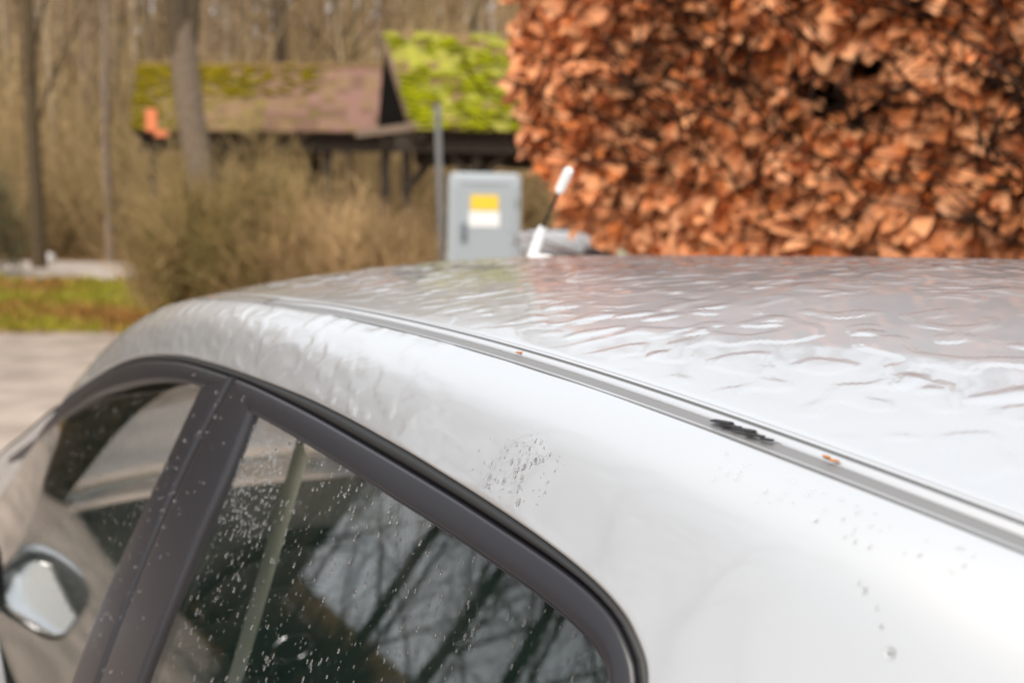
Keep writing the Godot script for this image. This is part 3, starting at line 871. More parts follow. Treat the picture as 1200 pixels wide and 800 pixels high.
# ---------------------------------------------------------------- copper beech hedge
func hedge() -> void:
	var o := thing("beech_hedge", "clipped copper beech hedge in rusty winter leaf", "hedge", Vector3.ZERO)
	var out := Vector3(-0.725, 0, 0.689)
	var face := func(s: float) -> Vector3: return Vector3(s, 0, -(5.0 - 1.053 * s))
	var bn := FastNoiseLite.new()
	bn.seed = 21; bn.frequency = 2.2; bn.fractal_octaves = 2
	var gaps := FastNoiseLite.new()
	gaps.seed = 44; gaps.frequency = 4.5; gaps.fractal_octaves = 2
	var hole := Vector3(1.085, 2.0, -3.86)
	var under := func(s: float) -> float:
		return lerpf(1.93, 1.50, smoothstep(-0.1, 0.36, s)) - 0.75 * smoothstep(0.36, 1.5, s)
	var leaves := [leaf_mesh(0.078, 0.064), leaf_mesh(0.070, 0.060), leaf_mesh(0.086, 0.066)]
	var xs := [[], [], []]; var cs := [[], [], []]
	var best := []
	for i in 52000:
		var s := rng.randf_range(-0.2, 3.1)
		var z := rng.randf_range(0.3, 3.3)
		var back := i % 4 == 0
		var w := rng.randf_range(0.55, 1.25) if back else absf(rng.randfn(0.0, 0.085))
		var p: Vector3 = face.call(s)
		p.y = z
		var bump := bn.get_noise_3dv(p) * 0.13
		if z < under.call(s) + bump * 0.8: continue
		if s < -0.05 + 0.5 * bump + 0.09 * clampf(1.2 - (z - 1.5), 0.0, 1.0) and rng.randf() < 1.0: continue
		p += out * (bump - w)
		var dh := (p - hole)
		if not back and Vector3(dh.x / 0.07, dh.y / 0.11, dh.z / 0.5).length() < 1.0 and rng.randf() < 0.97: continue
		if not back and Vector3((dh.x - 0.09) / 0.06, (dh.y - 0.10) / 0.05, dh.z / 0.5).length() < 1.0: continue
		if not back and Vector3((dh.x + 0.33) / 0.04, (dh.y + 0.01) / 0.04, dh.z / 0.5).length() < 1.0: continue
		if not back and gaps.get_noise_3dv(p) > 0.56 - 0.12 * smoothstep(0.7, 1.4, s) + 0.9 * smoothstep(0.16, 0.3, w): continue
		var down := Vector3(rng.randf_range(-0.7, 0.7), rng.randf_range(-1.2, 0.15), rng.randf_range(-0.7, 0.7)) + out * rng.randf_range(-0.1, 0.7)
		down = down.normalized()
		var up := (out * 1.1 + Vector3(rng.randf_range(-0.7, 0.7), rng.randf_range(-0.1, 1.0), rng.randf_range(-0.7, 0.7))).normalized()
		var x := down.cross(up).normalized() * -1.0
		up = x.cross(down) * -1.0
		if up.dot(out) < -0.2: up = -up; x = -x
		var sc := rng.randf_range(0.85, 1.4) * (1.8 if back else 1.0)
		var t := Transform3D(Basis(x, up, -down).scaled_local(Vector3.ONE * sc), p)
		var c := Color(0.52, 0.15, 0.04).lerp(Color(0.84, 0.40, 0.19), rng.randf())
		if rng.randf() < 0.12: c = Color(0.72, 0.34, 0.16)
		c *= rng.randf_range(0.75, 1.15)
		var k := rng.randi() % 3
		if not back and w < 0.05 and s > 0.75 and s < 1.55 and z > 1.35 and z < 2.35 and best.size() < 290:
			best.append([t, c, k])
		else:
			xs[k].append(t); cs[k].append(c)
	var tints := []
	for b in best:                                     # the leaves that show largest, one by one
		var ti: int = int(b[1].g * 60.0)
		var key := "leaf%d" % ti
		if not M.has(key):
			M[key] = M.leaf.duplicate()
			M[key].vertex_color_use_as_albedo = false
			M[key].albedo_color = b[1].linear_to_srgb()
		var l := part("leaf", leaves[b[2]], M[key], o)
		l.transform = b[0]
	for k in 3:
		scatter("foliage", leaves[k], M.leaf, xs[k], cs[k], o)
	var core := brush_mesh(0.6, 16)
	var kx := []; var kc := []
	for i in 900:
		var s := rng.randf_range(0.42, 3.1)
		var p: Vector3 = face.call(s) - out * rng.randf_range(0.38, 0.75)
		p.y = rng.randf_range(under.call(s) + 0.12, 3.0)
		kx.append(Transform3D(Basis.from_euler(Vector3(rng.randf_range(-1, 1), rng.randf() * TAU, rng.randf_range(-1, 1))).scaled(Vector3(1.5, 1, 1.5) * rng.randf_range(0.6, 1.0)), p))
		kc.append(Color(0.035, 0.022, 0.016) * rng.randf_range(0.6, 1.4))
	scatter("inner_twigs", core, M.twig, kx, kc, o)
	for k in 10:
		var st := Geo.new()
		st.tint = Color(0.16, 0.07, 0.045)
		var s: float = 0.2 + k * 0.31
		var b: Vector3 = face.call(s) - out * 0.42
		b.y = 0.3
		if k == 0: b = Vector3(0.50, 0.5, -4.7)
		var p := limb(st, b, Vector3(0.02, 1, 0.02), 2.9, 0.035, 0.012, 0.04, 8, 7)
		sprout(st, p, 0.25, 16, 0.55, 0.009, 1, 0.8, 0.15)
		part("stem", st, M.bark, o)

# ---------------------------------------------------------------- the car
const SEAL_OUT := [[-0.66, 0.93], [-0.715, 1.05], [-0.733, 1.18], [-0.727, 1.27], [-0.7125, 1.323], [-0.693, 1.3405], [-0.671, 1.350], [-0.640, 1.3575], [-0.597, 1.3645], [-0.534, 1.372], [-0.454, 1.3795], [-0.413, 1.3828], [-0.302, 1.3895], [-0.195, 1.3925], [-0.027, 1.3915], [0.067, 1.389], [0.186, 1.383], [0.317, 1.3695], [0.462, 1.3475], [0.594, 1.319], [0.80, 1.262], [1.067, 1.183], [1.267, 1.103], [1.426, 1.041], [1.56, 0.965], [1.72, 0.87]]
const SEAL_IN := [[-0.652, 0.93], [-0.706, 1.05], [-0.7235, 1.18], [-0.7185, 1.265], [-0.705, 1.3205], [-0.684, 1.339], [-0.658, 1.3485], [-0.618, 1.3555], [-0.553, 1.3625], [-0.479, 1.369], [-0.357, 1.377], [-0.235, 1.383], [-0.099, 1.386], [-0.023, 1.3855], [0.128, 1.3805], [0.223, 1.374], [0.394, 1.354], [0.517, 1.3295], [0.67, 1.287], [0.849, 1.2285], [1.06, 1.160], [1.268, 1.084], [1.428, 1.019], [1.55, 0.942], [1.70, 0.84]]
const RWIN_TOP := [[-0.60, 0.945], [-0.66, 1.05], [-0.692, 1.18], [-0.6955, 1.27], [-0.689, 1.312], [-0.679, 1.3215], [-0.667, 1.3265], [-0.652, 1.330], [-0.631, 1.3335], [-0.604, 1.337], [-0.567, 1.3405], [-0.527, 1.344], [-0.481, 1.347], [-0.439, 1.3495], [-0.334, 1.3555], [-0.216, 1.360], [-0.108, 1.3625]]
const RWIN_FRONT := [[-0.108, 1.3625], [-0.104, 1.295], [-0.090, 1.224], [-0.077, 1.111], [-0.07, 0.885]]
const SPLIT := [[-0.025, 1.3865], [0.018, 1.289], [0.042, 1.188], [0.052, 1.07], [0.05, 0.885]]
const FWIN_REAR := [[0.073, 1.3615], [0.092, 1.295], [0.115, 1.222], [0.136, 1.152], [0.148, 1.094], [0.152, 1.036], [0.150, 0.885]]
const FWIN_TOP := [[0.073, 1.3625], [0.146, 1.359], [0.289, 1.341], [0.447, 1.3115], [0.631, 1.271], [0.805, 1.217], [1.06, 1.133], [1.25, 1.062], [1.43, 0.985], [1.53, 0.915], [1.66, 0.82]]
var wet := FastNoiseLite.new()
var wet2 := FastNoiseLite.new()
var dent := FastNoiseLite.new()

func part_of(pts: PackedVector2Array, from: Callable) -> Array:
	var out := []
	for p in pts:
		if from.call(p): out.append([p.x, p.y])
	return out

func cut(pts: Array, x0: float, x1: float) -> Array:   # the stretch of an outline between two x, ends added
	var b := bake(pts, 400)
	var out := []
	for i in b.size():
		if b[i].x >= x0 and b[i].x <= x1 and (x0 > -0.5 or true):
			out.append([b[i].x, b[i].y])
	return out

func roof_z(x: float, y: float) -> float:
	var q := absf(y) / yd(x)
	return zd(x) + crown(x) * (1.0 - pow(q, 2.2)) - 0.004 * smoothstep(0.985, 1.0, q)

func film(a: float, b: float, thr: float, h: float) -> float:   # height of the water lying in flat drops
	var k := wet.get_noise_2d(a, b) + 0.5 * wet2.get_noise_2d(a, b)
	return h * smoothstep(thr, thr + 0.13, k)

func car() -> void:
	wet.seed = 31; wet.frequency = 24.0; wet.fractal_octaves = 1
	wet2.seed = 32; wet2.frequency = 7.0; wet2.fractal_octaves = 1
	dent.seed = 33; dent.frequency = 5.0; dent.fractal_octaves = 2
	var o := thing("silver_car", "wet silver car filling the foreground, roof beaded with rain", "car", Vector3(0.25, 0, -1.461), 0.5159)
	# roof, with flat beads of rain standing on it
	var g := Geo.new()
	var nu := 640
	var nv := 360
	var hgt := PackedFloat32Array()
	hgt.resize((nu + 1) * (nv + 1))
	for i in 2600:
		var cx := rng.randf_range(-0.85, 0.45)
		var cy_ := rng.randf_range(-0.5, 0.5)
		if cx < -0.5 and rng.randf() < 0.75 * smoothstep(-0.1, 0.2, cy_): continue
		if cy_ > 0.25 and rng.randf() < 0.5: continue
		var big := pow(rng.randf(), 2.0)
		var rx := lerpf(0.0045, 0.0115, big) * rng.randf_range(0.8, 1.2)
		var ry := lerpf(0.0065, 0.019, big) * rng.randf_range(0.8, 1.3)
		var hh := lerpf(0.0006, 0.00105, big) * rng.randf_range(0.6, 1.2)
		var ca := rng.randf_range(-0.7, 0.7)
		var w := yd(cx)
		var i0 := int((cx + 1.45) / 1.97 * nu)
		var j0 := int((1.0 - cy_ / w) * 0.5 * nv)
		for di in range(-13, 14):
			for dj in range(-13, 14):
				var ii := i0 + di
				var jj := j0 + dj
				if ii < 0 or ii > nu or jj < 0 or jj > nv: continue
				var px := -1.45 + 1.97 * ii / nu - cx
				var py := (1.0 - 2.0 * jj / nv) * w - cy_
				var qx := (px * cos(ca) + py * sin(ca)) / rx
				var qy := (-px * sin(ca) + py * cos(ca)) / ry
				var rr := qx * qx + qy * qy + 0.7 * wet.get_noise_2d(px * 1.5 + cx * 3.0, py * 1.5 + cy_ * 3.0)
				if rr < 1.0:
					var at := ii * (nv + 1) + jj
					hgt[at] = maxf(hgt[at], hh * pow(1.0 - maxf(rr, 0.0), 0.55))
	var fr := func(u: float, w: float) -> Vector3:
		var x := lerpf(-1.45, 0.52, u)
		var y := lerpf(1.0, -1.0, w) * (yd(x) - 0.001)
		var fade := smoothstep(1.0, 0.95, absf(lerpf(1.0, -1.0, w)))
		var at := int(round(u * nu)) * (nv + 1) + int(round(w * nv))
		return P(x, y, roof_z(x, y) + fade * (hgt[at] + film(x, y * 1.1 + 5.0, 0.20, 0.0004) + 0.00012 * wet.get_noise_2d(x, y) + 0.0004 * dent.get_noise_2d(x, y)))
	g.grid(fr, nu, nv, true)
	part("roof_panel", g, M.paint, o)
	for sg in [1.0, -1.0]:
		body_side(o, sg)
	front_and_rear(o)
	interior(o)
	aerial(o)
	drops(o)

func body_side(o: Node3D, sg: float) -> void:
	var left: bool = sg > 0.0
	# roof channel: two bright ridges, a groove between them and the flat painted floor of the channel
	for k in 4:
		var g := Geo.new()
		var prof: Array = [[[-0.002, -0.003], [-0.0012, 0.0012], [-0.0004, 0.0024], [0.0006, 0.0030], [0.0020, 0.0031], [0.0033, 0.0026], [0.0038, 0.0020]], [[0.0050, 0.0001], [0.0056, 0.0006], [0.0066, 0.0013], [0.0080, 0.0015], [0.0096, 0.0009], [0.0108, -0.0005], [0.0112, -0.0016]], [[0.0110, -0.0016], [0.0130, -0.0026], [0.0165, -0.0038], [0.0205, -0.0047]], [[0.0037, 0.0021], [0.0043, 0.0009], [0.0048, 0.0002], [0.0052, 0.0003]]][k]
		var f := func(u: float, w: float) -> Vector3:
			var x := lerpf(-1.45, 0.03, u)
			var q: Array = prof[int(round(w * (prof.size() - 1)))]
			var fl := smoothstep(0.03, -0.16, x)
			return P(x, sg * (yd(x) + q[0]), zd(x) + lerpf(-0.0005 - 0.2 * q[0], q[1], fl))
		g.grid(f, 120, prof.size() - 1, sg < 0.0)
		part(["roof_moulding", "moulding_lip", "channel_floor", "moulding_groove"][k], g, [M.moulding, M.moulding, M.strip, M.groove][k], o)
	var eg := Geo.new()
	var fe := func(u: float, w: float) -> Vector3:
		var x := lerpf(0.025, 0.8, u)
		var y := lerpf(-0.002, 0.0205, w)
		return P(x, sg * (yd(x) + y), zd(x) - 0.0005 - 0.2 * y + 0.0012 * sin(w * PI))
	eg.grid(fe, 60, 6, sg < 0.0)
	part("roof_edge", eg, M.paint, o)
	# side panel from the channel down to the door seal, and the quarter panel behind the door
	var low := PackedVector2Array()
	for k in 200: low.append(Vector2(lerpf(-1.62, -0.66, k / 200.0), 0.93))
	low.append_array(bake(SEAL_OUT, 900))
	var n := 1100
	var g := Geo.new()
	var vs := [0.0, 0.012, 0.03, 0.055, 0.085, 0.12, 0.16, 0.2, 0.25, 0.3, 0.35, 0.4, 0.45, 0.5, 0.55, 0.6, 0.65, 0.7, 0.75, 0.8, 0.85, 0.9, 0.94, 0.97, 0.988, 0.996, 1.0]
	var f := func(u: float, w: float) -> Vector3:
		var i := int(round(u * n))
		var b := low[i]
		var k: float = vs[int(round(w * (vs.size() - 1)))]
		var top := b.x - 0.62 * maxf(0.0, 1.372 - b.y) * smoothstep(0.0, -0.4, b.x)
		var xt := lerpf(top, b.x, k)
		var zt := zd(top) - 0.004
		var z := lerpf(zt, b.y, pow(k, 1.25))
		var p := skin(xt, z, 0.0045 * smoothstep(0.985, 1.0, k), sg)
		var d := 0.0013 * dent.get_noise_2d(xt * 0.9 + 7.0, z * 1.5)
		if xt > -0.5: d += smoothstep(-0.60, -0.25, xt) * film(xt * 0.7 + z * 1.5, z * 2.0 - xt * 0.5 + 3.0, 0.17, 0.0005)
		var e := smoothstep(0.0, 0.06, k) * smoothstep(1.0, 0.93, k)
		return p + P(0.25, 0.8 * sg, 0.6).normalized() * d * e
	g.grid(f, n, vs.size() - 1, sg < 0.0)
	part("side_panel", g, M.paint, o)
	# black rubber seal
	var so := bake(SEAL_OUT, 260)
	var si := bake(SEAL_IN, 260)
	part("door_seal", band(so, si, [[-0.3, 0.003], [0.0, 0.0035], [0.25, 0.0015], [0.5, 0.0012], [0.75, 0.002], [1.0, 0.006], [1.4, 0.012], [1.9, 0.016]], sg), M.rubber, o)
	# doors
	var prof := [[0.0, 0.010], [0.02, 0.0035], [0.06, 0.0012], [0.14, 0.0], [0.5, -0.0006], [0.84, 0.0004], [0.9, 0.0012], [0.915, 0.003], [0.93, 0.0015], [0.965, 0.0012], [0.985, 0.003], [1.0, 0.009]]
	var post := [[0.0, 0.009], [0.012, 0.004], [0.04, 0.0012], [0.12, 0.0], [0.5, -0.0004], [0.88, 0.0003], [0.95, 0.0012], [0.975, 0.0025], [0.99, 0.005], [1.0, 0.010]]
	var rd := Node3D.new()
	rd.name = "rear_door" if left else "far_rear_door"
	o.add_child(rd)
	var rin := []
	for p in SEAL_IN:
		if p[0] < -0.0235: rin.append(p)
	rin.append([-0.0265, 1.3857])
	part("frame", band(bake(rin, 150), bake(RWIN_TOP, 150), prof, sg), M.frame, rd)
	var sp := bake(SPLIT, 60)
	var sr := PackedVector2Array(); var sf := PackedVector2Array()
	for p in sp:
		sr.append(p - Vector2(0.0018, 0)); sf.append(p + Vector2(0.0018, 0))
	part("pillar_cover", band(bake(RWIN_FRONT, 60), sr, post_flip(post), sg), M.frame, rd)
	glass_pane(rd, RWIN_TOP, [[-0.60, 0.885], [-0.07, 0.885]], sg)
	door_skin(rd, -0.652, 0.048, sg, true)
	var fd := Node3D.new()
	fd.name = "front_door" if left else "far_front_door"
	o.add_child(fd)
	var fin := [[-0.0225, 1.3855]]
	for p in SEAL_IN:
		if p[0] > 0.0: fin.append(p)
	part("frame", band(bake(fin, 150), bake(FWIN_TOP, 150), prof, sg), M.frame, fd)
	part("pillar_cover", band(sf, bake(FWIN_REAR, 60), post, sg), M.frame, fd)
	var fr := FWIN_TOP.duplicate()
	fr.reverse()
	glass_pane(fd, fr, [[1.66, 0.79], [0.15, 0.885]], sg)
	door_skin(fd, 0.052, 1.22, sg, false)
	# dark pillar behind the gap and trims inside
	var bp := Geo.new()
	var fb := func(u: float, w: float) -> Vector3:
		var z := lerpf(1.392, 0.4, u)
		var x := lerpf(-0.075, 0.10, w) + lerpf(0.0, 0.05, smoothstep(0.0, 0.3, u))
		return skin(x, z, 0.022 + 0.02 * sin(w * PI), sg)
	bp.grid(fb, 20, 8, sg < 0.0)
	part("door_pillar", bp, M.trim, o)
	# quarter panel, sills and front wing below the belt
	var q := Geo.new()
	var fq := func(u: float, w: float) -> Vector3:
		var x := lerpf(-1.62, -0.655, u)
		var zb := 0.24
		var dx := x + 1.12
		if absf(dx) < 0.335: zb = maxf(zb, 0.29 + sqrt(0.335 * 0.335 - dx * dx))
		return skin(x, lerpf(0.932, zb, w), 0.0, sg)
	q.grid(fq, 60, 16, sg < 0.0)
	part("rear_wing", q, M.paint, o)
	var wg := Geo.new()
	var fw := func(u: float, w: float) -> Vector3:
		var x := lerpf(1.225, 2.2, u)
		var zb := 0.24
		var dx := x - 1.52
		if absf(dx) < 0.335: zb = maxf(zb, 0.29 + sqrt(0.335 * 0.335 - dx * dx))
		var zt := bonnet_z(x) - 0.17 * smoothstep(1.8, 1.35, x)
		return P(x, sg * lerpf(0.70, lerpf(0.80, 0.80 - 0.10 * smoothstep(1.7, 2.2, x), 1.0), smoothstep(0.0, 0.18, w)) - sg * 0.05 * w * w, lerpf(zt, zb, w))
	wg.grid(fw, 60, 16, sg < 0.0)
	part("front_wing", wg, M.paint, o)
	for x in [-1.12, 1.52]:
		var wh := Node3D.new()
		wh.name = "wheel"
		o.add_child(wh, true)
		wh.position = P(x, sg * 0.69, 0.29)
		var t := Geo.new()
		t.tube(PackedVector3Array([Vector3(-0.09, 0, 0), Vector3(-0.075, 0, 0), Vector3(0.075, 0, 0), Vector3(0.09, 0, 0)]), PackedFloat32Array([0.262, 0.288, 0.288, 0.262]), 32)
		part("tyre", t, M.tyre, wh)
		var r := Geo.new()
		r.tube(PackedVector3Array([Vector3(-0.094, 0, 0), Vector3(0.094, 0, 0)]), PackedFloat32Array([0.19, 0.19]), 28)
		part("rim", r, M.bright, wh)
	# outside mirror
	var mr := Node3D.new()
	mr.name = "wing_mirror"
	o.add_child(mr, true)
	mr.position = P(0.85, sg * 0.838, 0.965)
	var hb := Geo.new()
	hb.blob(Transform3D(Basis(), P(0.035, 0, 0)), Vector3(0.085, 0.062, 0.055), 24, 14, 0.7)
	part("housing", hb, M.paint, mr)
	var rm := Geo.new()
	rm.blob(Transform3D(Basis(), P(-0.012, 0, 0)), Vector3(0.082, 0.060, 0.014), 24, 10, 0.6)
	part("rim", rm, M.rubber, mr)
	var mg := Geo.new()
	mg.blob(Transform3D(Basis(Vector3.UP, -0.10 * sg) * Basis(Vector3.RIGHT, -0.24), P(-0.028, 0, 0)), Vector3(0.071, 0.050, 0.004), 24, 8, 0.6)
	part("mirror_glass", mg, M.chrome, mr)
	var fo := Geo.new()
	fo.tube(PackedVector3Array([P(0.05, -sg * 0.02, -0.05), P(0.06, -sg * 0.06, -0.06), P(0.06, -sg * 0.115, -0.05)]), PackedFloat32Array([0.02, 0.022, 0.03]), 10)
	part("foot", fo, M.paint, mr)

func post_flip(p: Array) -> Array:
	var out := []
	for i in range(p.size() - 1, -1, -1): out.append([1.0 - p[i][0], p[i][1]])
	return out

func glass_pane(d: Node3D, top: Array, bottom: Array, sg: float) -> void:
	var t := bake(top, 90)
	var g := Geo.new()
	for k in 2:
		var f := func(u: float, w: float) -> Vector3:
			var a := t[int(round(u * 90))]
			var b := Vector2(lerpf(bottom[0][0], bottom[1][0], u), lerpf(bottom[0][1], bottom[1][1], u))
			var mid := Vector2(lerpf(t[0].x, t[90].x, 0.5), 1.12)
			var p := a + (a - mid).normalized() * 0.006
			p = p.lerp(b, w)
			var toe := maxf(0.04 * (0.7 - p.x), -0.004) if top.size() < 13 else 0.0
			return skin(p.x, p.y, (0.0065 if k == 0 else 0.0100) + toe, sg)
		g.grid(f, 90, 24, (sg < 0.0) == (k == 0))
	part("window_glass", g, M.glass if sg > 0.0 else M.glass2, d)

func door_skin(d: Node3D, x0: float, x1: float, sg: float, rear: bool) -> void:
	var g := Geo.new()
	var f := func(u: float, w: float) -> Vector3:
		var z := lerpf(0.90, 0.27, w)
		var a := x0
		if rear: a = lerpf(x0, -0.52, smoothstep(0.7, 0.3, z)) if z < 0.7 else x0
		return skin(lerpf(a, x1, u), z, 0.006 * smoothstep(0.05, 0.0, w), sg)
	g.grid(f, 30, 20, sg < 0.0)
	part("door_skin", g, M.paint, d)
	var h := Geo.new()
	h.blob(Transform3D(Basis(), skin(x0 + 0.12, 0.80, -0.016, sg)), Vector3(0.018, 0.016, 0.085), 12, 8, 0.6)
	part("handle", h, M.frame, d)
	var c := Geo.new()
	var fc := func(u: float, w: float) -> Vector3:
		return skin(lerpf(x0, x1, u), lerpf(0.89, 0.32, w), 0.03 + 0.07 * smoothstep(0.0, 0.12, w), sg)
	c.grid(fc, 12, 16, sg < 0.0)
	part("inner_trim", c, M.trim, d)

func bonnet_z(x: float) -> float: return lerpf(0.97, 0.70, pow(clampf((x - 1.2) / 1.05, 0, 1), 1.6))

func front_and_rear(o: Node3D) -> void:
	# windscreen
	var g := Geo.new()
	for k in 2:
		var f := func(u: float, w: float) -> Vector3:
			var x := lerpf(0.53, 1.46, u)
			var s := lerpf(1.0, -1.0, w)
			var y := s * (yd(x) + 0.012)
			var z := zd(x) + crown(x) * (1.0 - pow(absf(s), 2.2)) - (0.004 if k == 1 else 0.0)
			return P(x + 0.05 * (1.0 - s * s) * u, y, z)
		g.grid(f, 30, 30, k == 0)
	part("windscreen", g, M.glass2, o)
	var b := Geo.new()
	var fb := func(u: float, w: float) -> Vector3:
		var x := lerpf(1.30, 2.25, u)
		var y := lerpf(1.0, -1.0, w)
		return P(x - 0.10 * u * y * y, y * lerpf(0.60, 0.68, smoothstep(0.0, 0.5, u)), bonnet_z(x) + 0.05 * (1.0 - y * y) - 0.004)
	b.grid(fb, 24, 20, true)
	part("bonnet", b, M.paint, o)
	var bu := Geo.new()
	bu.blob(Transform3D(Basis(), P(2.12, 0, 0.46)), Vector3(0.74, 0.26, 0.2), 32, 14, 0.45)
	part("front_bumper", bu, M.paint, o)
	for s in [1.0, -1.0]:
		var h := Geo.new()
		h.blob(Transform3D(Basis(), P(2.17, s * 0.55, 0.66)), Vector3(0.14, 0.07, 0.1), 16, 10, 0.7)
		part("headlight", h, M.chrome, o)
	var t := Geo.new()
	var ft := func(u: float, w: float) -> Vector3:
		var x := lerpf(-1.45, -1.68, u) + 0.02 * sin(u * PI)
		var s := lerpf(1.0, -1.0, w)
		var zt := roof_z(-1.45, s * yd(-1.45))
		return P(x - 0.05 * (1.0 - s * s), s * lerpf(yd(-1.45), 0.70, u), lerpf(zt, 0.5, pow(u, 0.9)))
	t.grid(ft, 20, 20)
	part("tailgate", t, M.paint, o)
	var rb := Geo.new()
	rb.blob(Transform3D(Basis(), P(-1.6, 0, 0.42)), Vector3(0.76, 0.2, 0.16), 32, 12, 0.45)
	part("rear_bumper", rb, M.paint, o)
	var fl := Geo.new()
	fl.box(Transform3D(Basis(), P(0.2, 0, 0.24)), Vector3(1.40, 0.06, 3.4))
	part("floor_pan", fl, M.dark, o)

func interior(o: Node3D) -> void:
	var hl := Geo.new()
	var fh := func(u: float, w: float) -> Vector3:
		var x := lerpf(-1.4, 0.5, u)
		var s := lerpf(1.0, -1.0, w)
		return P(x, s * (yd(x) + 0.03), zd(x) + crown(x) * (1.0 - pow(absf(s), 2.2)) - 0.035 - 0.03 * pow(absf(s), 6.0))
	hl.grid(fh, 20, 16)
	part("headliner", hl, M.liner, o)
	var d := Geo.new()
	d.blob(Transform3D(Basis(), P(1.02, 0, 0.80)), Vector3(0.68, 0.17, 0.34), 32, 16, 0.4)
	d.blob(Transform3D(Basis(), P(0.72, 0.38, 0.955)), Vector3(0.2, 0.06, 0.12), 20, 10, 0.7)
	part("dashboard", d, M.trim, o)
	# steering wheel
	var sw := Node3D.new()
	sw.name = "steering_wheel"
	o.add_child(sw)
	sw.transform = Transform3D(Basis(Vector3.RIGHT, 0.42), P(0.49, 0.395, 0.915))
	var rim := Geo.new()
	var rp := PackedVector3Array(); var rr := PackedFloat32Array()
	for k in 41:
		var a := TAU * k / 40.0
		rp.append(Vector3(cos(a) * 0.185, sin(a) * 0.185, 0)); rr.append(0.015)
	rim.tube(rp, rr, 10, false)
	part("rim", rim, M.dark, sw)
	var hub := Geo.new()
	hub.blob(Transform3D(Basis(), Vector3(0, -0.005, -0.01)), Vector3(0.085, 0.075, 0.04), 24, 12, 0.7)
	part("hub", hub, M.dark, sw)
	for a in [0.1, PI - 0.1, -PI / 2.0]:
		var s := Geo.new()
		s.tube(PackedVector3Array([Vector3(cos(a), sin(a), 0) * 0.06, Vector3(cos(a), sin(a), 0) * 0.18]), PackedFloat32Array([0.026, 0.017]), 8)
		part("spoke", s, M.dark, sw)
	var em := Geo.new()
	var ep := PackedVector3Array(); var er := PackedFloat32Array()
	for k in 33:
		var a := TAU * k / 32.0
		ep.append(Vector3(cos(a) * 0.03, sin(a) * 0.026, 0.033)); er.append(0.0045)
	em.tube(ep, er, 6, false)
	part("emblem", em, M.chrome, sw)
	# seats
	for s in [[0.0, 0.36, "driver_seat"], [0.0, -0.36, "passenger_seat"]]:
		var st := Node3D.new()
		st.name = s[2]
		o.add_child(st)
		st.position = P(s[0] + 0.02, s[1], 0.3)
		var c := Geo.new()
		c.blob(Transform3D(Basis(), P(0.26, 0, 0.18)), Vector3(0.25, 0.11, 0.27), 20, 12, 0.5)
		part("cushion", c, M.seat, st)
		var bk := Geo.new()
		bk.blob(Transform3D(Basis(Vector3.RIGHT, 0.32), P(-0.04, 0, 0.46)), Vector3(0.24, 0.32, 0.08), 20, 14, 0.5)
		part("backrest", bk, M.seat, st)
		var hr := Geo.new()
		hr.blob(Transform3D(Basis(Vector3.RIGHT, 0.2), P(-0.16, 0, 0.86)), Vector3(0.13, 0.085, 0.05), 18, 10, 0.6)
		part("headrest", hr, M.seat, st)
	var rs := Node3D.new()
	rs.name = "rear_seat"
	o.add_child(rs)
	rs.position = P(-0.72, 0, 0.3)
	var rc := Geo.new()
	rc.blob(Transform3D(Basis(), P(0.1, 0, 0.16)), Vector3(0.62, 0.12, 0.26), 24, 12, 0.4)
	part("cushion", rc, M.seat, rs)
	var rbk := Geo.new()
	rbk.blob(Transform3D(Basis(Vector3.RIGHT, 0.35), P(-0.22, 0, 0.45)), Vector3(0.62, 0.33, 0.08), 24, 14, 0.4)
	part("backrest", rbk, M.seat, rs)
	for y in [0.36, -0.36]:
		var hr := Geo.new()
		hr.blob(Transform3D(Basis(Vector3.RIGHT, 0.2), P(-0.30, y, 0.84)), Vector3(0.13, 0.10, 0.05), 18, 10, 0.5)
		part("headrest", hr, M.seat, rs)
	for s in [1.0, -1.0]:   # dark trim inside the windscreen pillars
		var ap := PackedVector3Array(); var ar := PackedFloat32Array()
		for k in 15:
			var x := 0.28 + 0.09 * k
			ap.append(P(x, s * (yd(x) + 0.0), zd(x) - 0.062)); ar.append(0.052)
		var ag := Geo.new()
		ag.tube(ap, ar, 12)
		part("windscreen_pillar_trim", ag, M.pillar_trim, o)
	# driver's belt hanging from its anchor by the pillar
	for s in [1.0, -1.0]:
		var bt := Geo.new()
		var fb := func(u: float, w: float) -> Vector3:
			var p := P(-0.085, s * 0.568, 1.325).lerp(P(0.16, s * 0.612, 0.85), u)
			return p + P(0.75, s * -0.15, 0.45).normalized() * lerpf(-0.026, 0.026, w)
		bt.grid(fb, 8, 2)
		part("seat_belt", bt, M.belt, o)

func aerial(o: Node3D) -> void:
	var a := Node3D.new()
	a.name = "aerial"
	o.add_child(a)
	var ft := Geo.new()
	ft.blob(Transform3D(Basis(Vector3.UP, 0.0), P(0.425, -0.004, roof_z(0.43, 0) + 0.004)), Vector3(0.012, 0.008, 0.034), 16, 8, 0.7)
	part("foot", ft, M.white, a)
	var sl := Geo.new()
	sl.tube(PackedVector3Array([P(0.452, 0, 1.478), P(0.446, 0, 1.490), P(0.418, 0, 1.533), P(0.4155, 0, 1.537)]), PackedFloat32Array([0.010, 0.0085, 0.0082, 0.006]), 14)
	part("sleeve", sl, M.white, a)
	var rd := Geo.new()
	rd.tube(PackedVector3Array([P(0.4155, 0, 1.537), P(0.368, 0, 1.594)]), PackedFloat32Array([0.0025, 0.0022]), 8)
	part("rod", rd, M.dark, a)
	var tp := Geo.new()
	tp.tube(PackedVector3Array([P(0.370, 0, 1.592), P(0.367, 0, 1.5955), P(0.344, 0, 1.622), P(0.341, 0, 1.625)]), PackedFloat32Array([0.005, 0.0072, 0.0078, 0.006]), 14)
	part("tip", tp, M.white, a)

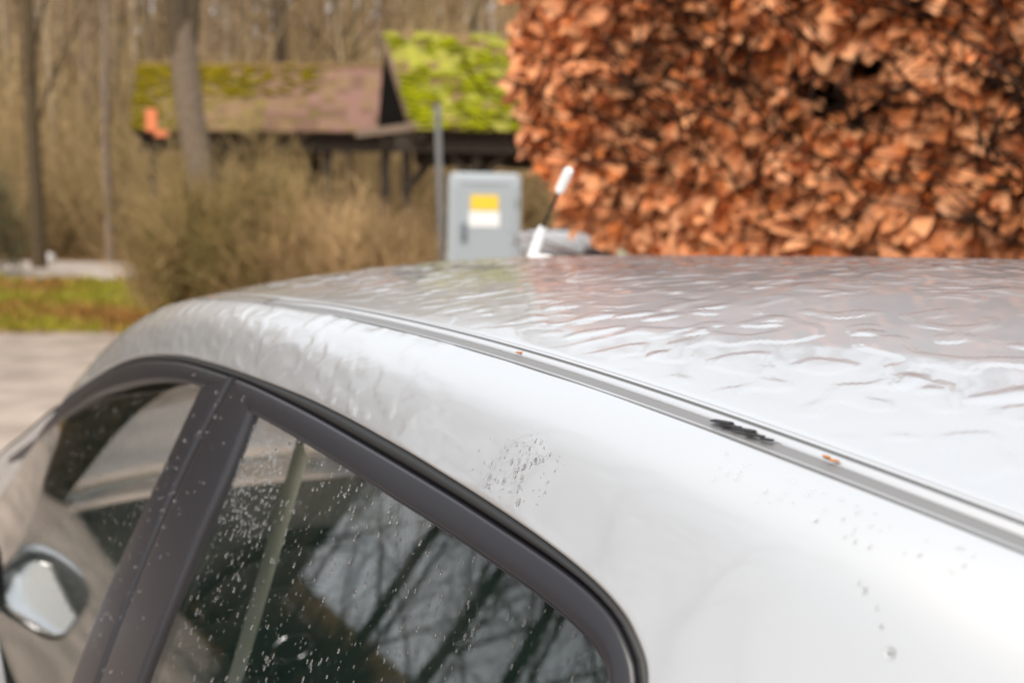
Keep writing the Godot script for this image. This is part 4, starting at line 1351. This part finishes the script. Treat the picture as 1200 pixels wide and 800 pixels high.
# ---------------------------------------------------------------- rain on the car
func drop_mesh() -> ArrayMesh:
	var g := Geo.new()
	var f := func(u: float, w: float) -> Vector3:
		var a := -TAU * u
		var b := PI * (w - 0.5)
		var y := sin(b)
		return Vector3(cos(b) * cos(a) * (1.0 + 0.1 * sin(2.0 * a)), y if y > 0.0 else y * 0.12, cos(b) * sin(a))
	g.grid(f, 12, 8)
	return g.mesh()

func on_skin(x: float, z: float, inset: float, s: Vector3, turn: float) -> Transform3D:
	var p := skin(x, z, inset)
	var a := skin(x + 0.003, z, inset) - skin(x - 0.003, z, inset)
	var b := skin(x, z + 0.003, inset) - skin(x, z - 0.003, inset)
	var nn := a.cross(b).normalized()
	if nn.x > 0: nn = -nn
	var t := b.normalized()
	var bs := Basis(t.cross(nn).normalized() * -1.0, nn, t)
	bs = bs * Basis(Vector3.UP, turn)
	return Transform3D(bs.scaled_local(s), p)

func drops(o: Node3D) -> void:
	var dm := drop_mesh()
	var frame := o.transform
	var xs := []
	# rear window
	for i in 1150:
		var x := rng.randf_range(-0.69, -0.11)
		var z := rng.randf_range(1.12, 1.36)
		var r := 0.0005 + 0.0014 * pow(rng.randf(), 2.5)
		xs.append(on_skin(x, z, 0.0064, Vector3(r * 0.8, r * 0.24, r * rng.randf_range(1.0, 1.9)), rng.randf_range(-0.3, 0.3)))
	for i in 500:   # a thick sprinkling in the upper front corner
		var x := -0.11 - 0.11 * pow(rng.randf(), 1.2)
		var z := 1.355 - 0.09 * pow(rng.randf(), 1.3)
		var r := rng.randf_range(0.0005, 0.0013)
		xs.append(on_skin(x, z, 0.0064, Vector3(r, r * 0.35, r * 1.2), rng.randf() * TAU))
	for i in 420:
		var x := rng.randf_range(0.1, 1.0)
		var z := rng.randf_range(1.05, 1.35)
		if z > 1.36 - 0.22 * x * x: continue
		var r := rng.randf_range(0.0005, 0.0015)
		xs.append(on_skin(x, z, 0.0064, Vector3(r, r * 0.5, r * 1.3), rng.randf() * TAU))
	for i in 120:   # on the black frames
		var z := rng.randf_range(1.08, 1.375)
		var x := rng.randf_range(-0.085, 0.12) + 0.05 * smoothstep(1.37, 1.2, z)
		var r := rng.randf_range(0.0005, 0.0014)
		xs.append(on_skin(x, z, -0.0012, Vector3(r, r * 0.55, r * 1.2), rng.randf() * TAU))
	for i in 150:   # the smallest beads on the silver panel
		var t := rng.randf()
		var k := clampf(0.5 + 0.4 * rng.randfn(), -0.4, 1.3)
		var x := lerpf(lerpf(-0.511, -0.564, k), lerpf(-0.552, -0.588, k), t)
		var z := lerpf(lerpf(1.3846, 1.3725, k), lerpf(1.4179, 1.4114, k), t)
		if i > 100:
			x = rng.randf_range(-0.87, -0.70)
			z = zd(x) - 0.010 - 0.012 * pow(rng.randf(), 2.0)
		var r := rng.randf_range(0.0004, 0.0010)
		xs.append(on_skin(x, z, -0.0005, Vector3(r, r * 0.4, r * rng.randf_range(1.0, 1.8)), rng.randf_range(-0.9, 0.3)))
	scatter("fine_drops", dm, M.water, xs, [], o)
	# counted beads on the silver panel
	var spots := []
	for i in 56:
		var t := rng.randf()
		var k := clampf(0.5 + 0.26 * rng.randfn(), 0.0, 1.0)
		var x := lerpf(lerpf(-0.511, -0.564, k), lerpf(-0.552, -0.588, k), t)
		var z := lerpf(lerpf(1.3846, 1.3725, k), lerpf(1.4179, 1.4114, k), t)
		spots.append([x, z, (0.0008 + 0.0017 * pow(rng.randf(), 2.0)) * (1.1 - 0.4 * t)])
	for s in [[-0.8343, 1.3745, 0.0026], [-0.8265, 1.3825, 0.0013], [-0.822, 1.3885, 0.0011], [-0.8135, 1.3935, 0.0016], [-0.8095, 1.3955, 0.0010]]:
		spots.append(s)
	for s in spots:
		var b := part(numbered("water_drop"), dm, M.water, self)
		b.transform = frame * on_skin(s[0], s[1], -0.0004, Vector3(s[2], s[2] * 0.42, s[2] * rng.randf_range(1.0, 1.5)), rng.randf_range(-0.9, 0.2))
		tag(b, "clear rain drop beaded on the silver panel above the rear window", "water drop", "rain drops on the silver side panel")
	# torn clip in the channel and specks of leaf
	var cg := Geo.new()
	for q in [[-0.682, 0.0138, 0.012, 0.0055], [-0.690, 0.0146, 0.012, 0.0035], [-0.6985, 0.0138, 0.013, 0.005], [-0.708, 0.0150, 0.011, 0.0032], [-0.7165, 0.0148, 0.007, 0.003]]:
		cg.blob(Transform3D(Basis(Vector3.UP, 0.25), P(q[0], yd(q[0]) + q[1], zd(q[0]) + 0.0012 - 0.28 * (q[1] - 0.0095))), Vector3(q[3] * 0.5, 0.0005, q[2] * 0.55), 12, 6, 0.35)
	part("torn_clip", cg, M.rubber, o)
	for s in [[-0.752, 0.011, 0.0], [-0.758, 0.0125, 0.5], [-0.477, 0.011, 0.9]]:
		var lg := Geo.new()
		lg.blob(Transform3D(Basis(Vector3.UP, s[2]), P(s[0], yd(s[0]) + s[1], zd(s[0]) + 0.0006)), Vector3(0.001, 0.0007, 0.003), 8, 5)
		lone("leaf_fragment", lg, mat(lin(0.42, 0.16, 0.03), 0.7), ["first orange leaf speck in the roof channel, nearer the torn clip", "second orange leaf speck in the roof channel, nearer the picture edge", "orange leaf speck far along the roof channel"][0 if s[2] == 0.0 else (1 if s[2] == 0.5 else 2)], "leaf speck").transform = frame
